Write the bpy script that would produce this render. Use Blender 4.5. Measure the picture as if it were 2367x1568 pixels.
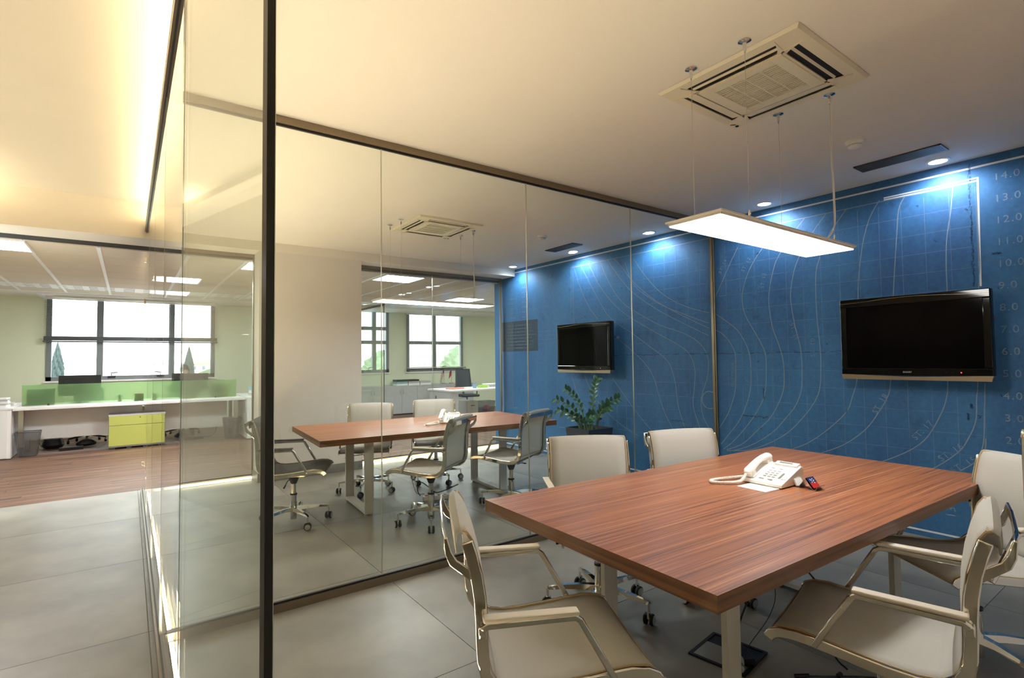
import bpy, bmesh, math, random
from mathutils import Vector, Matrix, Euler
random.seed(7)
for o in list(bpy.data.objects): bpy.data.objects.remove(o, do_unlink=True)
scene = bpy.context.scene
COL = scene.collection
R = math.radians

# ------------------------------------------------------------------ camera
CAM_H = 1.3811
F_PX, YAW, PITCH, ROLL = 1217.8, 0.63, 0.0379, -0.0117
fw = Vector((math.sin(YAW)*math.cos(PITCH), math.cos(YAW)*math.cos(PITCH), math.sin(PITCH)))
rt = Vector((math.cos(YAW), -math.sin(YAW), 0))
up = rt.cross(fw)
rt2 = rt*math.cos(ROLL) + up*math.sin(ROLL)
up2 = up*math.cos(ROLL) - rt*math.sin(ROLL)
cd = bpy.data.cameras.new('camera'); cam = bpy.data.objects.new('camera', cd); COL.objects.link(cam)
cd.sensor_fit = 'HORIZONTAL'; cd.sensor_width = 36.0; cd.lens = F_PX*36.0/2367.0
cd.clip_start = 0.02; cd.clip_end = 600
m = Matrix.Identity(4)
for i in range(3):
    m[i][0] = rt2[i]; m[i][1] = up2[i]; m[i][2] = -fw[i]
m.translation = (0, 0, CAM_H)
cam.matrix_world = m
scene.camera = cam

# ------------------------------------------------------------------ world, exposure
SKY = 2.6
LED_FLOOR = 265.0
LED_FAR = 3.6
LED_COVE = 16.0
PENDANT = 9.8
OFFICE_PANEL = 22.0
SPOT_W = 9.0
world = bpy.data.worlds.new('overcast_sky'); scene.world = world; world.use_nodes = True
bg = world.node_tree.nodes['Background']
bg.inputs[0].default_value = (0.86, 0.94, 1.0, 1); bg.inputs[1].default_value = SKY
vs = scene.view_settings
vs.view_transform = 'Standard'; vs.look = 'None'; vs.exposure = 1.36; vs.gamma = 1.0; vs.use_curve_mapping = False
cy = scene.cycles
cy.use_denoising = True
cy.max_bounces = 10; cy.diffuse_bounces = 5; cy.glossy_bounces = 5; cy.transmission_bounces = 8; cy.transparent_max_bounces = 32
cy.sample_clamp_indirect = 6.0
cy.caustics_reflective = False; cy.caustics_refractive = False

# ------------------------------------------------------------------ materials
def lin(c):
    return tuple(((v/255.0)/12.92 if v/255.0 <= 0.04045 else ((v/255.0+0.055)/1.055)**2.4) for v in c)
MATS = {}
def mat(name, rgb, rough=0.5, metal=0.0, var=0.0, scale=8.0, bump=0.0, bscale=60.0, stretch=(1,1,1), spec=0.5, coat=0.0):
    if name in MATS: return MATS[name]
    M = bpy.data.materials.new(name); M.use_nodes = True
    nt = M.node_tree; b = nt.nodes['Principled BSDF']
    c = lin(rgb)
    b.inputs['Base Color'].default_value = (*c, 1)
    b.inputs['Roughness'].default_value = rough; b.inputs['Metallic'].default_value = metal
    b.inputs['Specular IOR Level'].default_value = spec
    b.inputs['Coat Weight'].default_value = coat
    if var > 0 or bump > 0:
        tc = nt.nodes.new('ShaderNodeTexCoord'); mp = nt.nodes.new('ShaderNodeMapping')
        mp.inputs['Scale'].default_value = stretch
        nt.links.new(tc.outputs['Object'], mp.inputs['Vector'])
    if var > 0:
        n = nt.nodes.new('ShaderNodeTexNoise'); n.inputs['Scale'].default_value = scale; n.inputs['Detail'].default_value = 6
        nt.links.new(mp.outputs[0], n.inputs['Vector'])
        r = nt.nodes.new('ShaderNodeValToRGB')
        r.color_ramp.elements[0].position = 0.3; r.color_ramp.elements[1].position = 0.7
        r.color_ramp.elements[0].color = (*[max(0, v*(1-var)) for v in c], 1)
        r.color_ramp.elements[1].color = (*[min(1, v*(1+var)) for v in c], 1)
        nt.links.new(n.outputs['Fac'], r.inputs[0]); nt.links.new(r.outputs[0], b.inputs['Base Color'])
    if bump > 0:
        n2 = nt.nodes.new('ShaderNodeTexNoise'); n2.inputs['Scale'].default_value = bscale; n2.inputs['Detail'].default_value = 3
        nt.links.new(mp.outputs[0], n2.inputs['Vector'])
        bp = nt.nodes.new('ShaderNodeBump'); bp.inputs['Strength'].default_value = bump; bp.inputs['Distance'].default_value = 0.002
        nt.links.new(n2.outputs['Fac'], bp.inputs['Height']); nt.links.new(bp.outputs[0], b.inputs['Normal'])
    MATS[name] = M; return M
def emit(name, rgb, strength):
    if name in MATS: return MATS[name]
    M = bpy.data.materials.new(name); M.use_nodes = True; nt = M.node_tree
    for n in list(nt.nodes): nt.nodes.remove(n)
    e = nt.nodes.new('ShaderNodeEmission'); o = nt.nodes.new('ShaderNodeOutputMaterial')
    e.inputs[0].default_value = (*rgb, 1); e.inputs[1].default_value = strength
    nt.links.new(e.outputs[0], o.inputs[0]); MATS[name] = M; return M
def glass(name, tint=(0.96, 0.985, 0.97), ior=1.5, refl=(1, 1, 1)):
    M = bpy.data.materials.new(name); M.use_nodes = True; nt = M.node_tree
    for n in list(nt.nodes): nt.nodes.remove(n)
    t = nt.nodes.new('ShaderNodeBsdfTransparent'); t.inputs[0].default_value = (*tint, 1)
    g = nt.nodes.new('ShaderNodeBsdfGlossy'); g.inputs['Roughness'].default_value = 0.0; g.inputs[0].default_value = (*refl, 1)
    f = nt.nodes.new('ShaderNodeFresnel'); gm = nt.nodes.new('ShaderNodeNewGeometry'); mr = nt.nodes.new('ShaderNodeMapRange')
    mr.inputs['To Min'].default_value = ior; mr.inputs['To Max'].default_value = 1.0/ior   # the node inverts the index on back faces
    nt.links.new(gm.outputs['Backfacing'], mr.inputs['Value']); nt.links.new(mr.outputs[0], f.inputs[0])
    mx = nt.nodes.new('ShaderNodeMixShader'); o = nt.nodes.new('ShaderNodeOutputMaterial')
    nt.links.new(f.outputs[0], mx.inputs[0]); nt.links.new(t.outputs[0], mx.inputs[1]); nt.links.new(g.outputs[0], mx.inputs[2])
    nt.links.new(mx.outputs[0], o.inputs[0]); MATS[name] = M; return M
def see_through(name, rgb, clear, rough=0.6, transl=0.0, metal=0.0, weave=0.0):
    """woven or printed surface of which a share lets light straight through"""
    M = bpy.data.materials.new(name); M.use_nodes = True; nt = M.node_tree
    b = nt.nodes['Principled BSDF']; o = nt.nodes['Material Output']
    c = lin(rgb)
    b.inputs['Base Color'].default_value = (*c, 1); b.inputs['Roughness'].default_value = rough; b.inputs['Metallic'].default_value = metal
    last = b.outputs[0]
    if weave > 0:
        tc = nt.nodes.new('ShaderNodeTexCoord'); n = nt.nodes.new('ShaderNodeTexNoise')
        mp = nt.nodes.new('ShaderNodeMapping'); mp.inputs['Scale'].default_value = (1, 4, 4)
        nt.links.new(tc.outputs['Object'], mp.inputs[0]); nt.links.new(mp.outputs[0], n.inputs['Vector'])
        n.inputs['Scale'].default_value = 120
        bp = nt.nodes.new('ShaderNodeBump'); bp.inputs['Strength'].default_value = weave; bp.inputs['Distance'].default_value = 0.001
        nt.links.new(n.outputs['Fac'], bp.inputs['Height']); nt.links.new(bp.outputs[0], b.inputs['Normal'])
    if transl > 0:
        tr = nt.nodes.new('ShaderNodeBsdfTranslucent'); tr.inputs[0].default_value = (*c, 1)
        m1 = nt.nodes.new('ShaderNodeMixShader'); m1.inputs[0].default_value = transl
        nt.links.new(last, m1.inputs[1]); nt.links.new(tr.outputs[0], m1.inputs[2]); last = m1.outputs[0]
    t = nt.nodes.new('ShaderNodeBsdfTransparent')
    m2 = nt.nodes.new('ShaderNodeMixShader'); m2.inputs[0].default_value = clear
    nt.links.new(last, m2.inputs[1]); nt.links.new(t.outputs[0], m2.inputs[2])
    nt.links.new(m2.outputs[0], o.inputs[0]); MATS[name] = M; return M
def streak(name, cols, axis_scale, scale, rough, bump=0.0, coat=0.0, per_object=0.0):
    """wood: noise drawn out along the grain, three tones"""
    M = bpy.data.materials.new(name); M.use_nodes = True; nt = M.node_tree; b = nt.nodes['Principled BSDF']
    tc = nt.nodes.new('ShaderNodeTexCoord'); mp = nt.nodes.new('ShaderNodeMapping'); mp.inputs['Scale'].default_value = axis_scale
    vec = tc.outputs['Object']
    if per_object > 0:
        oi = nt.nodes.new('ShaderNodeObjectInfo'); vm = nt.nodes.new('ShaderNodeVectorMath'); vm.operation = 'MULTIPLY_ADD'
        cb = nt.nodes.new('ShaderNodeCombineXYZ')
        for i in range(3): nt.links.new(oi.outputs['Random'], cb.inputs[i])
        vm.inputs[1].default_value = (37, 53, 71)
        nt.links.new(cb.outputs[0], vm.inputs[0]); nt.links.new(vec, vm.inputs[2]); vec = vm.outputs[0]
    nt.links.new(vec, mp.inputs[0])
    n = nt.nodes.new('ShaderNodeTexNoise'); n.inputs['Scale'].default_value = scale; n.inputs['Detail'].default_value = 8; n.inputs['Roughness'].default_value = 0.62
    n.inputs['Distortion'].default_value = 0.35
    nt.links.new(mp.outputs[0], n.inputs['Vector'])
    r = nt.nodes.new('ShaderNodeValToRGB'); cr = r.color_ramp
    cr.elements[0].position = 0.34; cr.elements[1].position = 0.68
    cr.elements[0].color = (*lin(cols[0]), 1); cr.elements[1].color = (*lin(cols[-1]), 1)
    for i, c in enumerate(cols[1:-1]):
        e = cr.elements.new(0.34 + 0.34*(i+1)/(len(cols)-1)); e.color = (*lin(c), 1)
    nt.links.new(n.outputs['Fac'], r.inputs[0])
    src = r.outputs[0]
    if per_object > 0:
        hs = nt.nodes.new('ShaderNodeHueSaturation'); ma = nt.nodes.new('ShaderNodeMapRange')
        ma.inputs['To Min'].default_value = 1-per_object; ma.inputs['To Max'].default_value = 1+per_object
        nt.links.new(oi.outputs['Random'], ma.inputs['Value']); nt.links.new(ma.outputs[0], hs.inputs['Value'])
        nt.links.new(src, hs.inputs['Color']); src = hs.outputs[0]
    nt.links.new(src, b.inputs['Base Color'])
    b.inputs['Roughness'].default_value = rough; b.inputs['Coat Weight'].default_value = coat; b.inputs['Coat Roughness'].default_value = 0.15
    if bump > 0:
        bp = nt.nodes.new('ShaderNodeBump'); bp.inputs['Strength'].default_value = bump; bp.inputs['Distance'].default_value = 0.0015
        nt.links.new(n.outputs['Fac'], bp.inputs['Height']); nt.links.new(bp.outputs[0], b.inputs['Normal'])
    MATS[name] = M; return M

CEIL = mat('ceiling_paint', (236, 230, 220), 0.85, var=0.01, scale=3)
WHITE = mat('wall_paint', (228, 222, 214), 0.8, var=0.015, scale=4)
GREENW = mat('green_wall_paint', (228, 232, 206), 0.8, var=0.015, scale=4)
TILE = mat('porcelain_tile', (146, 143, 134), 0.38, spec=0.5, var=0.2, scale=2.4, bump=0.12, bscale=140)
GROUT = mat('grout', (158, 149, 132), 0.8)
STONE = mat('skirting_stone', (128, 124, 116), 0.5, var=0.1, scale=14)
TILEC = mat('acoustic_tile', (214, 204, 190), 0.9, var=0.02, scale=40)
RAIL = mat('white_ceiling_rail', (235, 235, 238), 0.5)
CHAMP = mat('champagne_aluminium', (138, 124, 104), 0.32, metal=0.8)
BLACKR = mat('black_gasket', (18, 17, 16), 0.45)
POST = mat('dark_polished_profile', (14, 13, 12), 0.25, metal=0.2)
TRACK = mat('bronze_track', (112, 98, 76), 0.3, metal=0.6)
DARKW = mat('taupe_wall_paint', (160, 150, 136), 0.8, var=0.02, scale=4)
WINF = mat('flare_lightened_frame', (124, 130, 132), 0.45)  # dark grey frame, with the flare of the windows lightening its colour
ALU = mat('brushed_aluminium', (196, 190, 178), 0.28, metal=0.9)
CHROME = mat('chrome', (226, 224, 220), 0.06, metal=1.0)
BRASSY = mat('satin_steel', (205, 196, 178), 0.2, metal=1.0)
BLACK = mat('black_plastic', (16, 16, 17), 0.4)
RUBBER = mat('black_rubber', (12, 12, 12), 0.55)
GLOSSB = mat('piano_black', (5, 5, 6), 0.06, spec=0.4)
SCREEN = mat('dark_screen', (3, 3, 4), 0.07, spec=0.15)
WHITEP = mat('white_plastic', (240, 238, 232), 0.35)
WHITEM = mat('white_lacquered_steel', (226, 221, 212), 0.4)
WHITEL = mat('white_laminate', (238, 236, 234), 0.4)
GREYL = mat('grey_laminate', (188, 188, 190), 0.45)
DGREY = mat('dark_grey_frame', (72, 74, 76), 0.45)
CREAM = mat('cream_pad', (214, 206, 192), 0.5)
PIPING = mat('tan_piping', (176, 156, 122), 0.55)
PAPER = mat('paper', (240, 240, 238), 0.7)
LIME = mat('lime_laminate', (184, 190, 96), 0.5)
GLASS = glass('clear_glass')
WGLASS = glass('window_glass', (0.97, 0.985, 0.98), 1.4)
GEDGE = mat('green_glass_edge', (120, 170, 150), 0.15)
FABRIC = see_through('cream_mesh_fabric', (208, 206, 198), 0.07, 0.6, 0.22, weave=0.25)
FABRICG = see_through('grey_mesh_fabric', (84, 84, 83), 0.10, 0.55, 0.15, weave=0.25)
BLACKMESH = see_through('black_mesh_fabric', (52, 56, 60), 0.12, 0.6, 0.1)
WIRE = see_through('wire_mesh', (110, 110, 112), 0.5, 0.4, 0.0, 0.6)
LINE = see_through('pale_print', (196, 214, 222), 0.58, 0.8)
LABELP = see_through('label_print', (190, 210, 220), 0.66, 0.8)
LINEB = see_through('white_print', (238, 242, 244), 0.12, 0.8)
LINEF = see_through('faint_print', (170, 196, 214), 0.80, 0.8)
GREYP = see_through('grey_print', (84, 92, 96), 0.62, 0.8)
CRACK = see_through('dark_stain_print', (14, 24, 44), 0.6, 0.8)
TABLEW = streak('walnut_table', [(104, 60, 36), (150, 92, 56), (166, 104, 64), (200, 146, 100)], (0.42, 36, 36), 2.6, 0.36, 0.3, 0.10)
TABLEE = streak('walnut_edge', [(82, 50, 26), (112, 70, 38), (120, 76, 42), (138, 92, 56)], (0.5, 0.5, 26), 2.4, 0.42)
PLANK = streak('grey_brown_plank', [(64, 44, 34), (100, 72, 56), (122, 92, 72), (150, 120, 96)], (0.5, 12, 12), 2.2, 0.52, 0.1, 0.0, 0.10)
LEDW = emit('floor_led', (1.0, 0.81, 0.55), LED_FLOOR)
LEDF = emit('far_floor_led', (1.0, 0.86, 0.60), LED_FAR)
LEDC = emit('cove_led', (1.0, 0.82, 0.50), LED_COVE)
PANELE = emit('pendant_panel', (1.0, 0.97, 0.93), PENDANT)
OFFE = emit('office_panel', (0.97, 0.98, 1.0), OFFICE_PANEL)
SPOTE = emit('spot_lamp', (0.90, 0.95, 1.0), 14.0)
FROST = bpy.data.materials.new('green_frosted_glass'); FROST.use_nodes = True
_b = FROST.node_tree.nodes['Principled BSDF']
_b.inputs['Base Color'].default_value = (*lin((222, 248, 204)), 1); _b.inputs['Transmission Weight'].default_value = 0.9
_b.inputs['Roughness'].default_value = 0.30; _b.inputs['IOR'].default_value = 1.06
_nt = FROST.node_tree; _t = _nt.nodes.new('ShaderNodeBsdfTranslucent'); _t.inputs[0].default_value = (*lin((206, 244, 186)), 1)
_m = _nt.nodes.new('ShaderNodeMixShader'); _m.inputs[0].default_value = 0.34
_nt.links.new(_b.outputs[0], _m.inputs[1]); _nt.links.new(_t.outputs[0], _m.inputs[2]); _nt.links.new(_m.outputs[0], _nt.nodes['Material Output'].inputs[0])

# blue mural wall
BLUE = bpy.data.materials.new('blue_mural'); BLUE.use_nodes = True
nt = BLUE.node_tree; b = nt.nodes['Principled BSDF']
tc = nt.nodes.new('ShaderNodeTexCoord')
def _noise(scale, detail, vec=None, rough=0.6):
    n = nt.nodes.new('ShaderNodeTexNoise'); n.inputs['Scale'].default_value = scale; n.inputs['Detail'].default_value = detail; n.inputs['Roughness'].default_value = rough
    nt.links.new(vec or tc.outputs['Object'], n.inputs['Vector']); return n
mpv = nt.nodes.new('ShaderNodeMapping'); mpv.inputs['Scale'].default_value = (1, 1, 0.35); nt.links.new(tc.outputs['Object'], mpv.inputs[0])
n1 = _noise(1.6, 8, mpv.outputs[0]); n2 = _noise(38, 4); n3 = _noise(5.0, 6)
r1 = nt.nodes.new('ShaderNodeValToRGB'); c = r1.color_ramp
c.elements[0].position = 0.3; c.elements[0].color = (*lin((44, 88, 138)), 1)
c.elements[1].position = 0.72; c.elements[1].color = (*lin((60, 124, 174)), 1)
nt.links.new(n1.outputs['Fac'], r1.inputs[0])
mx = nt.nodes.new('ShaderNodeMix'); mx.data_type = 'RGBA'; mx.blend_type = 'OVERLAY'; mx.inputs[0].default_value = 0.42
nt.links.new(r1.outputs[0], mx.inputs[6]); nt.links.new(n2.outputs['Color'], mx.inputs[7])
hs = nt.nodes.new('ShaderNodeHueSaturation'); hs.inputs['Saturation'].default_value = 1.0
r3 = nt.nodes.new('ShaderNodeValToRGB'); r3.color_ramp.elements[0].position = 0.28; r3.color_ramp.elements[1].position = 0.42
r3.color_ramp.elements[0].color = (0.45, 0.45, 0.45, 1); r3.color_ramp.elements[1].color = (1, 1, 1, 1)
nt.links.new(n3.outputs['Fac'], r3.inputs[0])
bw = nt.nodes.new('ShaderNodeRGBToBW'); nt.links.new(n2.outputs['Color'], bw.inputs[0])
mx3 = nt.nodes.new('ShaderNodeMix'); mx3.data_type = 'RGBA'; mx3.blend_type = 'MULTIPLY'; mx3.inputs[0].default_value = 0.55
nt.links.new(r1.outputs[0], mx.inputs[6]); nt.links.new(bw.outputs[0], mx.inputs[7])
nt.links.new(mx.outputs[2], mx3.inputs[6]); nt.links.new(r3.outputs[0], mx3.inputs[7])
nt.links.new(mx3.outputs[2], b.inputs['Base Color']); b.inputs['Roughness'].default_value = 0.62
MATS['blue'] = BLUE

# ------------------------------------------------------------------ mesh helpers
class MB:
    def __init__(s): s.v = []; s.f = []; s.m = []
    def add(s, vs, fs, m=0):
        o = len(s.v); s.v += [tuple(p) for p in vs]; s.f += [tuple(i+o for i in f) for f in fs]; s.m += [m]*len(fs); return s
    def box(s, c, d, m=0, rot=None, taper=None):
        x, y, z = (q/2 for q in d); P = []
        for sz in (-1, 1):
            tx, ty = (taper if (taper and sz > 0) else (1, 1))
            for sx, sy in ((-1, -1), (1, -1), (1, 1), (-1, 1)): P.append(Vector((sx*x*tx, sy*y*ty, sz*z)))
        if rot is not None:
            M_ = rot if isinstance(rot, Matrix) else Euler(rot).to_matrix()
            P = [M_ @ p for p in P]
        P = [p + Vector(c) for p in P]
        return s.add(P, [(0, 3, 2, 1), (4, 5, 6, 7), (0, 1, 5, 4), (1, 2, 6, 5), (2, 3, 7, 6), (3, 0, 4, 7)], m)
    def bx(s, x0, x1, y0, y1, z0, z1, m=0):
        return s.box(((x0+x1)/2, (y0+y1)/2, (z0+z1)/2), (abs(x1-x0), abs(y1-y0), abs(z1-z0)), m)
    def sweep(s, path, prof, m=0, upv=(0, 0, 1), closed=False, caps=True, scales=None):
        """profile (a,b) pairs swept along path; a along side vector, b along normal"""
        path = [Vector(p) for p in path]; n = len(path); rings = []
        prev = None
        for i, p in enumerate(path):
            if closed: t = path[(i+1) % n] - path[i-1]
            else: t = path[min(i+1, n-1)] - path[max(i-1, 0)]
            t.normalize()
            u0 = Vector(upv) if prev is None else prev
            side = t.cross(u0)
            if side.length < 1e-5: side = t.cross(Vector((1, 0, 0)) if abs(t.x) < 0.9 else Vector((0, 1, 0)))
            side.normalize(); nrm = side.cross(t).normalized(); prev = nrm
            k = scales[i] if scales else 1
            rings.append([p + side*a*k + nrm*b_*k for a, b_ in prof])
        q = len(prof); V = [v for r_ in rings for v in r_]; Fc = []
        rng = n if closed else n-1
        for i in range(rng):
            j = (i+1) % n
            for k in range(q): Fc.append((i*q+k, i*q+(k+1) % q, j*q+(k+1) % q, j*q+k))
        if caps and not closed: Fc += [tuple(reversed(range(q))), tuple((n-1)*q+k for k in range(q))]
        return s.add(V, Fc, m)
    def tube(s, path, r, seg=8, m=0, closed=False, scales=None, upv=(0, 0, 1)):
        return s.sweep(path, [(r*math.cos(2*math.pi*k/seg), r*math.sin(2*math.pi*k/seg)) for k in range(seg)], m, upv, closed, True, scales)
    def bar(s, path, w, h, m=0, upv=(0, 0, 1), closed=False):
        return s.sweep(path, [(-w/2, -h/2), (w/2, -h/2), (w/2, h/2), (-w/2, h/2)], m, upv, closed)
    def lathe(s, prof, c=(0, 0, 0), seg=20, m=0, axis='Z'):
        V = []; Fc = []; n = len(prof)
        for k in range(seg):
            a = 2*math.pi*k/seg
            for r_, z in prof:
                p = (r_*math.cos(a), r_*math.sin(a), z)
                if axis == 'X': p = (z, p[0], p[1])
                if axis == 'Y': p = (p[1], z, p[0])
                V.append((p[0]+c[0], p[1]+c[1], p[2]+c[2]))
        for k in range(seg):
            j = (k+1) % seg
            for i in range(n-1): Fc.append((k*n+i, j*n+i, j*n+i+1, k*n+i+1))
        if prof[0][0] > 1e-6: Fc.append(tuple(reversed([k*n for k in range(seg)])))
        if prof[-1][0] > 1e-6: Fc.append(tuple(k*n+n-1 for k in range(seg)))
        return s.add(V, Fc, m)
    def prism(s, pts, z0, z1, m=0, axis='Z'):
        """polygon pts extruded; axis Z: (x,y); axis Y: (x,z); axis X: (y,z)"""
        def P(a, b_, h): return {'Z': (a, b_, h), 'Y': (a, h, b_), 'X': (h, a, b_)}[axis]
        n = len(pts); V = [P(a, b_, z0) for a, b_ in pts] + [P(a, b_, z1) for a, b_ in pts]
        Fc = [tuple(reversed(range(n))), tuple(range(n, 2*n))] + [(k, (k+1) % n, n+(k+1) % n, n+k) for k in range(n)]
        return s.add(V, Fc, m)
    def grid(s, fn, nu, nv, m=0):
        V = [fn(i/nu, j/nv) for i in range(nu+1) for j in range(nv+1)]
        Fc = [(i*(nv+1)+j, (i+1)*(nv+1)+j, (i+1)*(nv+1)+j+1, i*(nv+1)+j+1) for i in range(nu) for j in range(nv)]
        return s.add(V, Fc, m)
    def mesh(s, name):
        me = bpy.data.meshes.new(name); me.from_pydata(s.v, [], s.f)
        me.polygons.foreach_set('material_index', s.m)
        bm = bmesh.new(); bm.from_mesh(me); bmesh.ops.recalc_face_normals(bm, faces=bm.faces); bm.to_mesh(me); bm.free()
        me.update(); return me
    def build(s, name, mats, parent=None, loc=(0, 0, 0), rot=(0, 0, 0), smooth=False, bevel=0.0, solid=0.0, label=None, subd=0):
        me = s.mesh(name)
        return obj(name, me, mats, parent, loc, rot, smooth, bevel, solid, label, subd)
def obj(name, me, mats, parent=None, loc=(0, 0, 0), rot=(0, 0, 0), smooth=False, bevel=0.0, solid=0.0, label=None, subd=0):
    for mm in (mats if isinstance(mats, (list, tuple)) else [mats]): me.materials.append(mm)
    if smooth:
        me.polygons.foreach_set('use_smooth', [True]*len(me.polygons))
        try: me.set_sharp_from_angle(angle=R(40))
        except Exception: pass
    o = bpy.data.objects.new(name, me); COL.objects.link(o); o.location = loc; o.rotation_euler = rot
    if parent is not None: o.parent = parent
    if solid:
        md = o.modifiers.new('solid', 'SOLIDIFY'); md.thickness = solid; md.offset = 0
    if bevel:
        md = o.modifiers.new('bevel', 'BEVEL'); md.width = bevel; md.segments = 2; md.limit_method = 'ANGLE'; md.angle_limit = R(35)
    if subd:
        md = o.modifiers.new('subd', 'SUBSURF'); md.levels = subd; md.render_levels = subd
    if label: o['label'] = label
    return o
def thing(name, label, cat, loc=(0, 0, 0), rz=0.0, group=None):
    o = bpy.data.objects.new(name, None); COL.objects.link(o); o.location = loc; o.rotation_euler = (0, 0, rz)
    o.empty_display_size = 0.1
    tag(o, label, cat, group); return o
def tag(o, label, cat, group=None):
    o['label'] = label; o['category'] = cat
    if group: o['group'] = group
    return o
def struct(o, label=None):
    o['kind'] = 'structure'
    if label: o['label'] = label
    return o
def copy_tree(root, loc=None, rz=None, label=None, group=None, parent=None):
    c = root.copy(); COL.objects.link(c)
    if parent is not None: c.parent = parent
    if loc is not None: c.location = loc
    if rz is not None: c.rotation_euler = (0, 0, rz)
    if label: c['label'] = label
    if group: c['group'] = group
    for ch in list(root.children): copy_tree(ch, parent=c)
    return c
def text_mesh(txt, size, width=1.0, align='CENTER', ext=0.0):
    cu = bpy.data.curves.new('lettering', 'FONT'); cu.body = txt; cu.size = size; cu.align_x = align; cu.align_y = 'CENTER'; cu.space_character = width; cu.extrude = ext
    cu.resolution_u = 3
    t = bpy.data.objects.new('lettering', cu); COL.objects.link(t)
    dg = bpy.context.evaluated_depsgraph_get(); dg.update()
    me = bpy.data.meshes.new_from_object(t.evaluated_get(dg))
    bpy.data.objects.remove(t, do_unlink=True); return me
def catmull(pts, n=6):
    P = [Vector(p) for p in pts]; out = []
    for i in range(len(P)-1):
        p0, p1, p2, p3 = P[max(i-1, 0)], P[i], P[i+1], P[min(i+2, len(P)-1)]
        for k in range(n):
            t = k/n
            out.append(0.5*((2*p1)+(p2-p0)*t+(2*p0-5*p1+4*p2-p3)*t*t+(-p0+3*p1-3*p2+p3)*t**3))
    out.append(P[-1]); return out
# ------------------------------------------------------------------ setting
H = 2.784; XB = 4.9; YP = 3.168; YF = 6.628; YE = 6.95; ZB = 2.6775; XC = 0.1464; ZO = 2.62; YW = 12.9; HC = 3.05
# tiled floor
fl = struct(MB().bx(-1.45, 5.1, -2.1, 7.08, -0.12, -0.004).build('floor', GROUT), 'grey stone-look tiled floor of the corridor and meeting rooms')
T = 1.245; g = 0.0035
tm = MB().box((0, 0, -0.003), (T-g, T-g, 0.006)).mesh('tile')
tm.materials.append(TILE)
ys = [2.1 + T*k for k in range(-4, 4)]; xs = [1.35 + T*k for k in range(-3, 3)]
for x in xs:
    for y in ys:
        o = bpy.data.objects.new('tile', tm); COL.objects.link(o); o.location = (x+T/2, y+T/2, 0); o.parent = fl
# plank floor of the open office
fw_ = struct(MB().bx(-3.6, 9.6, 7.08, 13.0, -0.12, -0.004).build('floor', DGREY), 'grey-brown plank floor of the open office')
PLn, PWd = 1.62, 0.19
pm = MB().box((0, 0, -0.003), (PLn-0.002, PWd-0.002, 0.006)).mesh('plank'); pm.materials.append(PLANK)
row = 0; y = 7.082
while y < 12.9:
    x = -3.6 + random.uniform(0, 1.5) - 1.5
    while x < 9.6:
        if x + PLn > -3.6 and (y > 8.6 or -2.6 < x + PLn/2 < 9.4):
            o = bpy.data.objects.new('plank', pm); COL.objects.link(o); o.location = (x+PLn/2, y+PWd/2, 0); o.parent = fw_
        x += PLn
    y += PWd; row += 1
# ceilings
struct(MB().bx(0.13, 5.05, -0.5, YF, H, 2.86).build('ceiling', CEIL), 'white plaster ceiling over the two meeting rooms')
struct(MB().bx(-1.6, 0.6, -2.1, YF+0.1, HC, HC+0.1).build('ceiling', CEIL), 'raised corridor ceiling lit by the cove')
struct(MB().bx(0.5, 0.6, -2.1, YF+0.1, 2.86, HC).build('wall_cove', CEIL))
struct(MB().bx(-3.6, 5.05, YF, 7.08, ZB, HC+0.1).build('trim_1', CEIL), 'plaster beam between the tiled floor and the open office')
# office ceiling: backing, acoustic tiles, rails
oc = struct(MB().bx(-3.6, 9.6, 7.08, 13.0, ZO+0.012, ZO+0.1).build('ceiling', DGREY), 'acoustic tile ceiling of the open office')
rails = [-2.66, -2.06, -1.46, -0.865, -0.27, 0.55, 1.16] + [1.76+0.6*k for k in range(14)]
lines = [7.08, 7.68, 8.28, 8.90, 9.50, 10.11, 10.74, 11.32, 11.80]
PANELS = [(-1.44, 7.10), (0.275, 8.91), (0.275, 10.68), (1.19, 7.10), (5.30, 9.02), (3.0, 7.12), (7.8, 9.6)]
cache = {}
for i in range(len(rails)-1):
    for j in range(len(lines)-1):
        w, d = rails[i+1]-rails[i]-0.004, lines[j+1]-lines[j]-0.006
        cx_, cy_ = (rails[i]+rails[i+1])/2, (lines[j]+lines[j+1])/2
        key = (round(w, 3), round(d, 3), j == 6)
        if key not in cache:
            mb = MB()
            if j == 6:
                for k in range(4): mb.box((0, (k-1.5)*d/4, 0.004), (w, d/4-0.05, 0.008))
                for k in range(3): mb.box(((k-1)*w/3, 0, 0.004), (w/7, d, 0.010))
            else: mb.box((0, 0, 0.006), (w, d, 0.012))
            me = mb.mesh('acoustic_tile'); me.materials.append(RAIL if j == 6 else TILEC); cache[key] = me
        o = bpy.data.objects.new('ceiling_grille' if j == 6 else 'acoustic_tile', cache[key]); COL.objects.link(o); o.location = (cx_, cy_, ZO); o.parent = oc
rm = MB().box((0, 0, 0), (0.035, 4.72, 0.008)).mesh('ceiling_rail'); rm.materials.append(RAIL)
for x in rails:
    o = bpy.data.objects.new('ceiling_rail', rm); COL.objects.link(o); o.location = (x, 9.44, ZO-0.003); o.parent = oc
MB().bx(-3.6, 9.6, 11.8, 12.95, ZO-0.001, ZO+0.02).build('ceiling_border', CEIL, oc)
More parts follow.
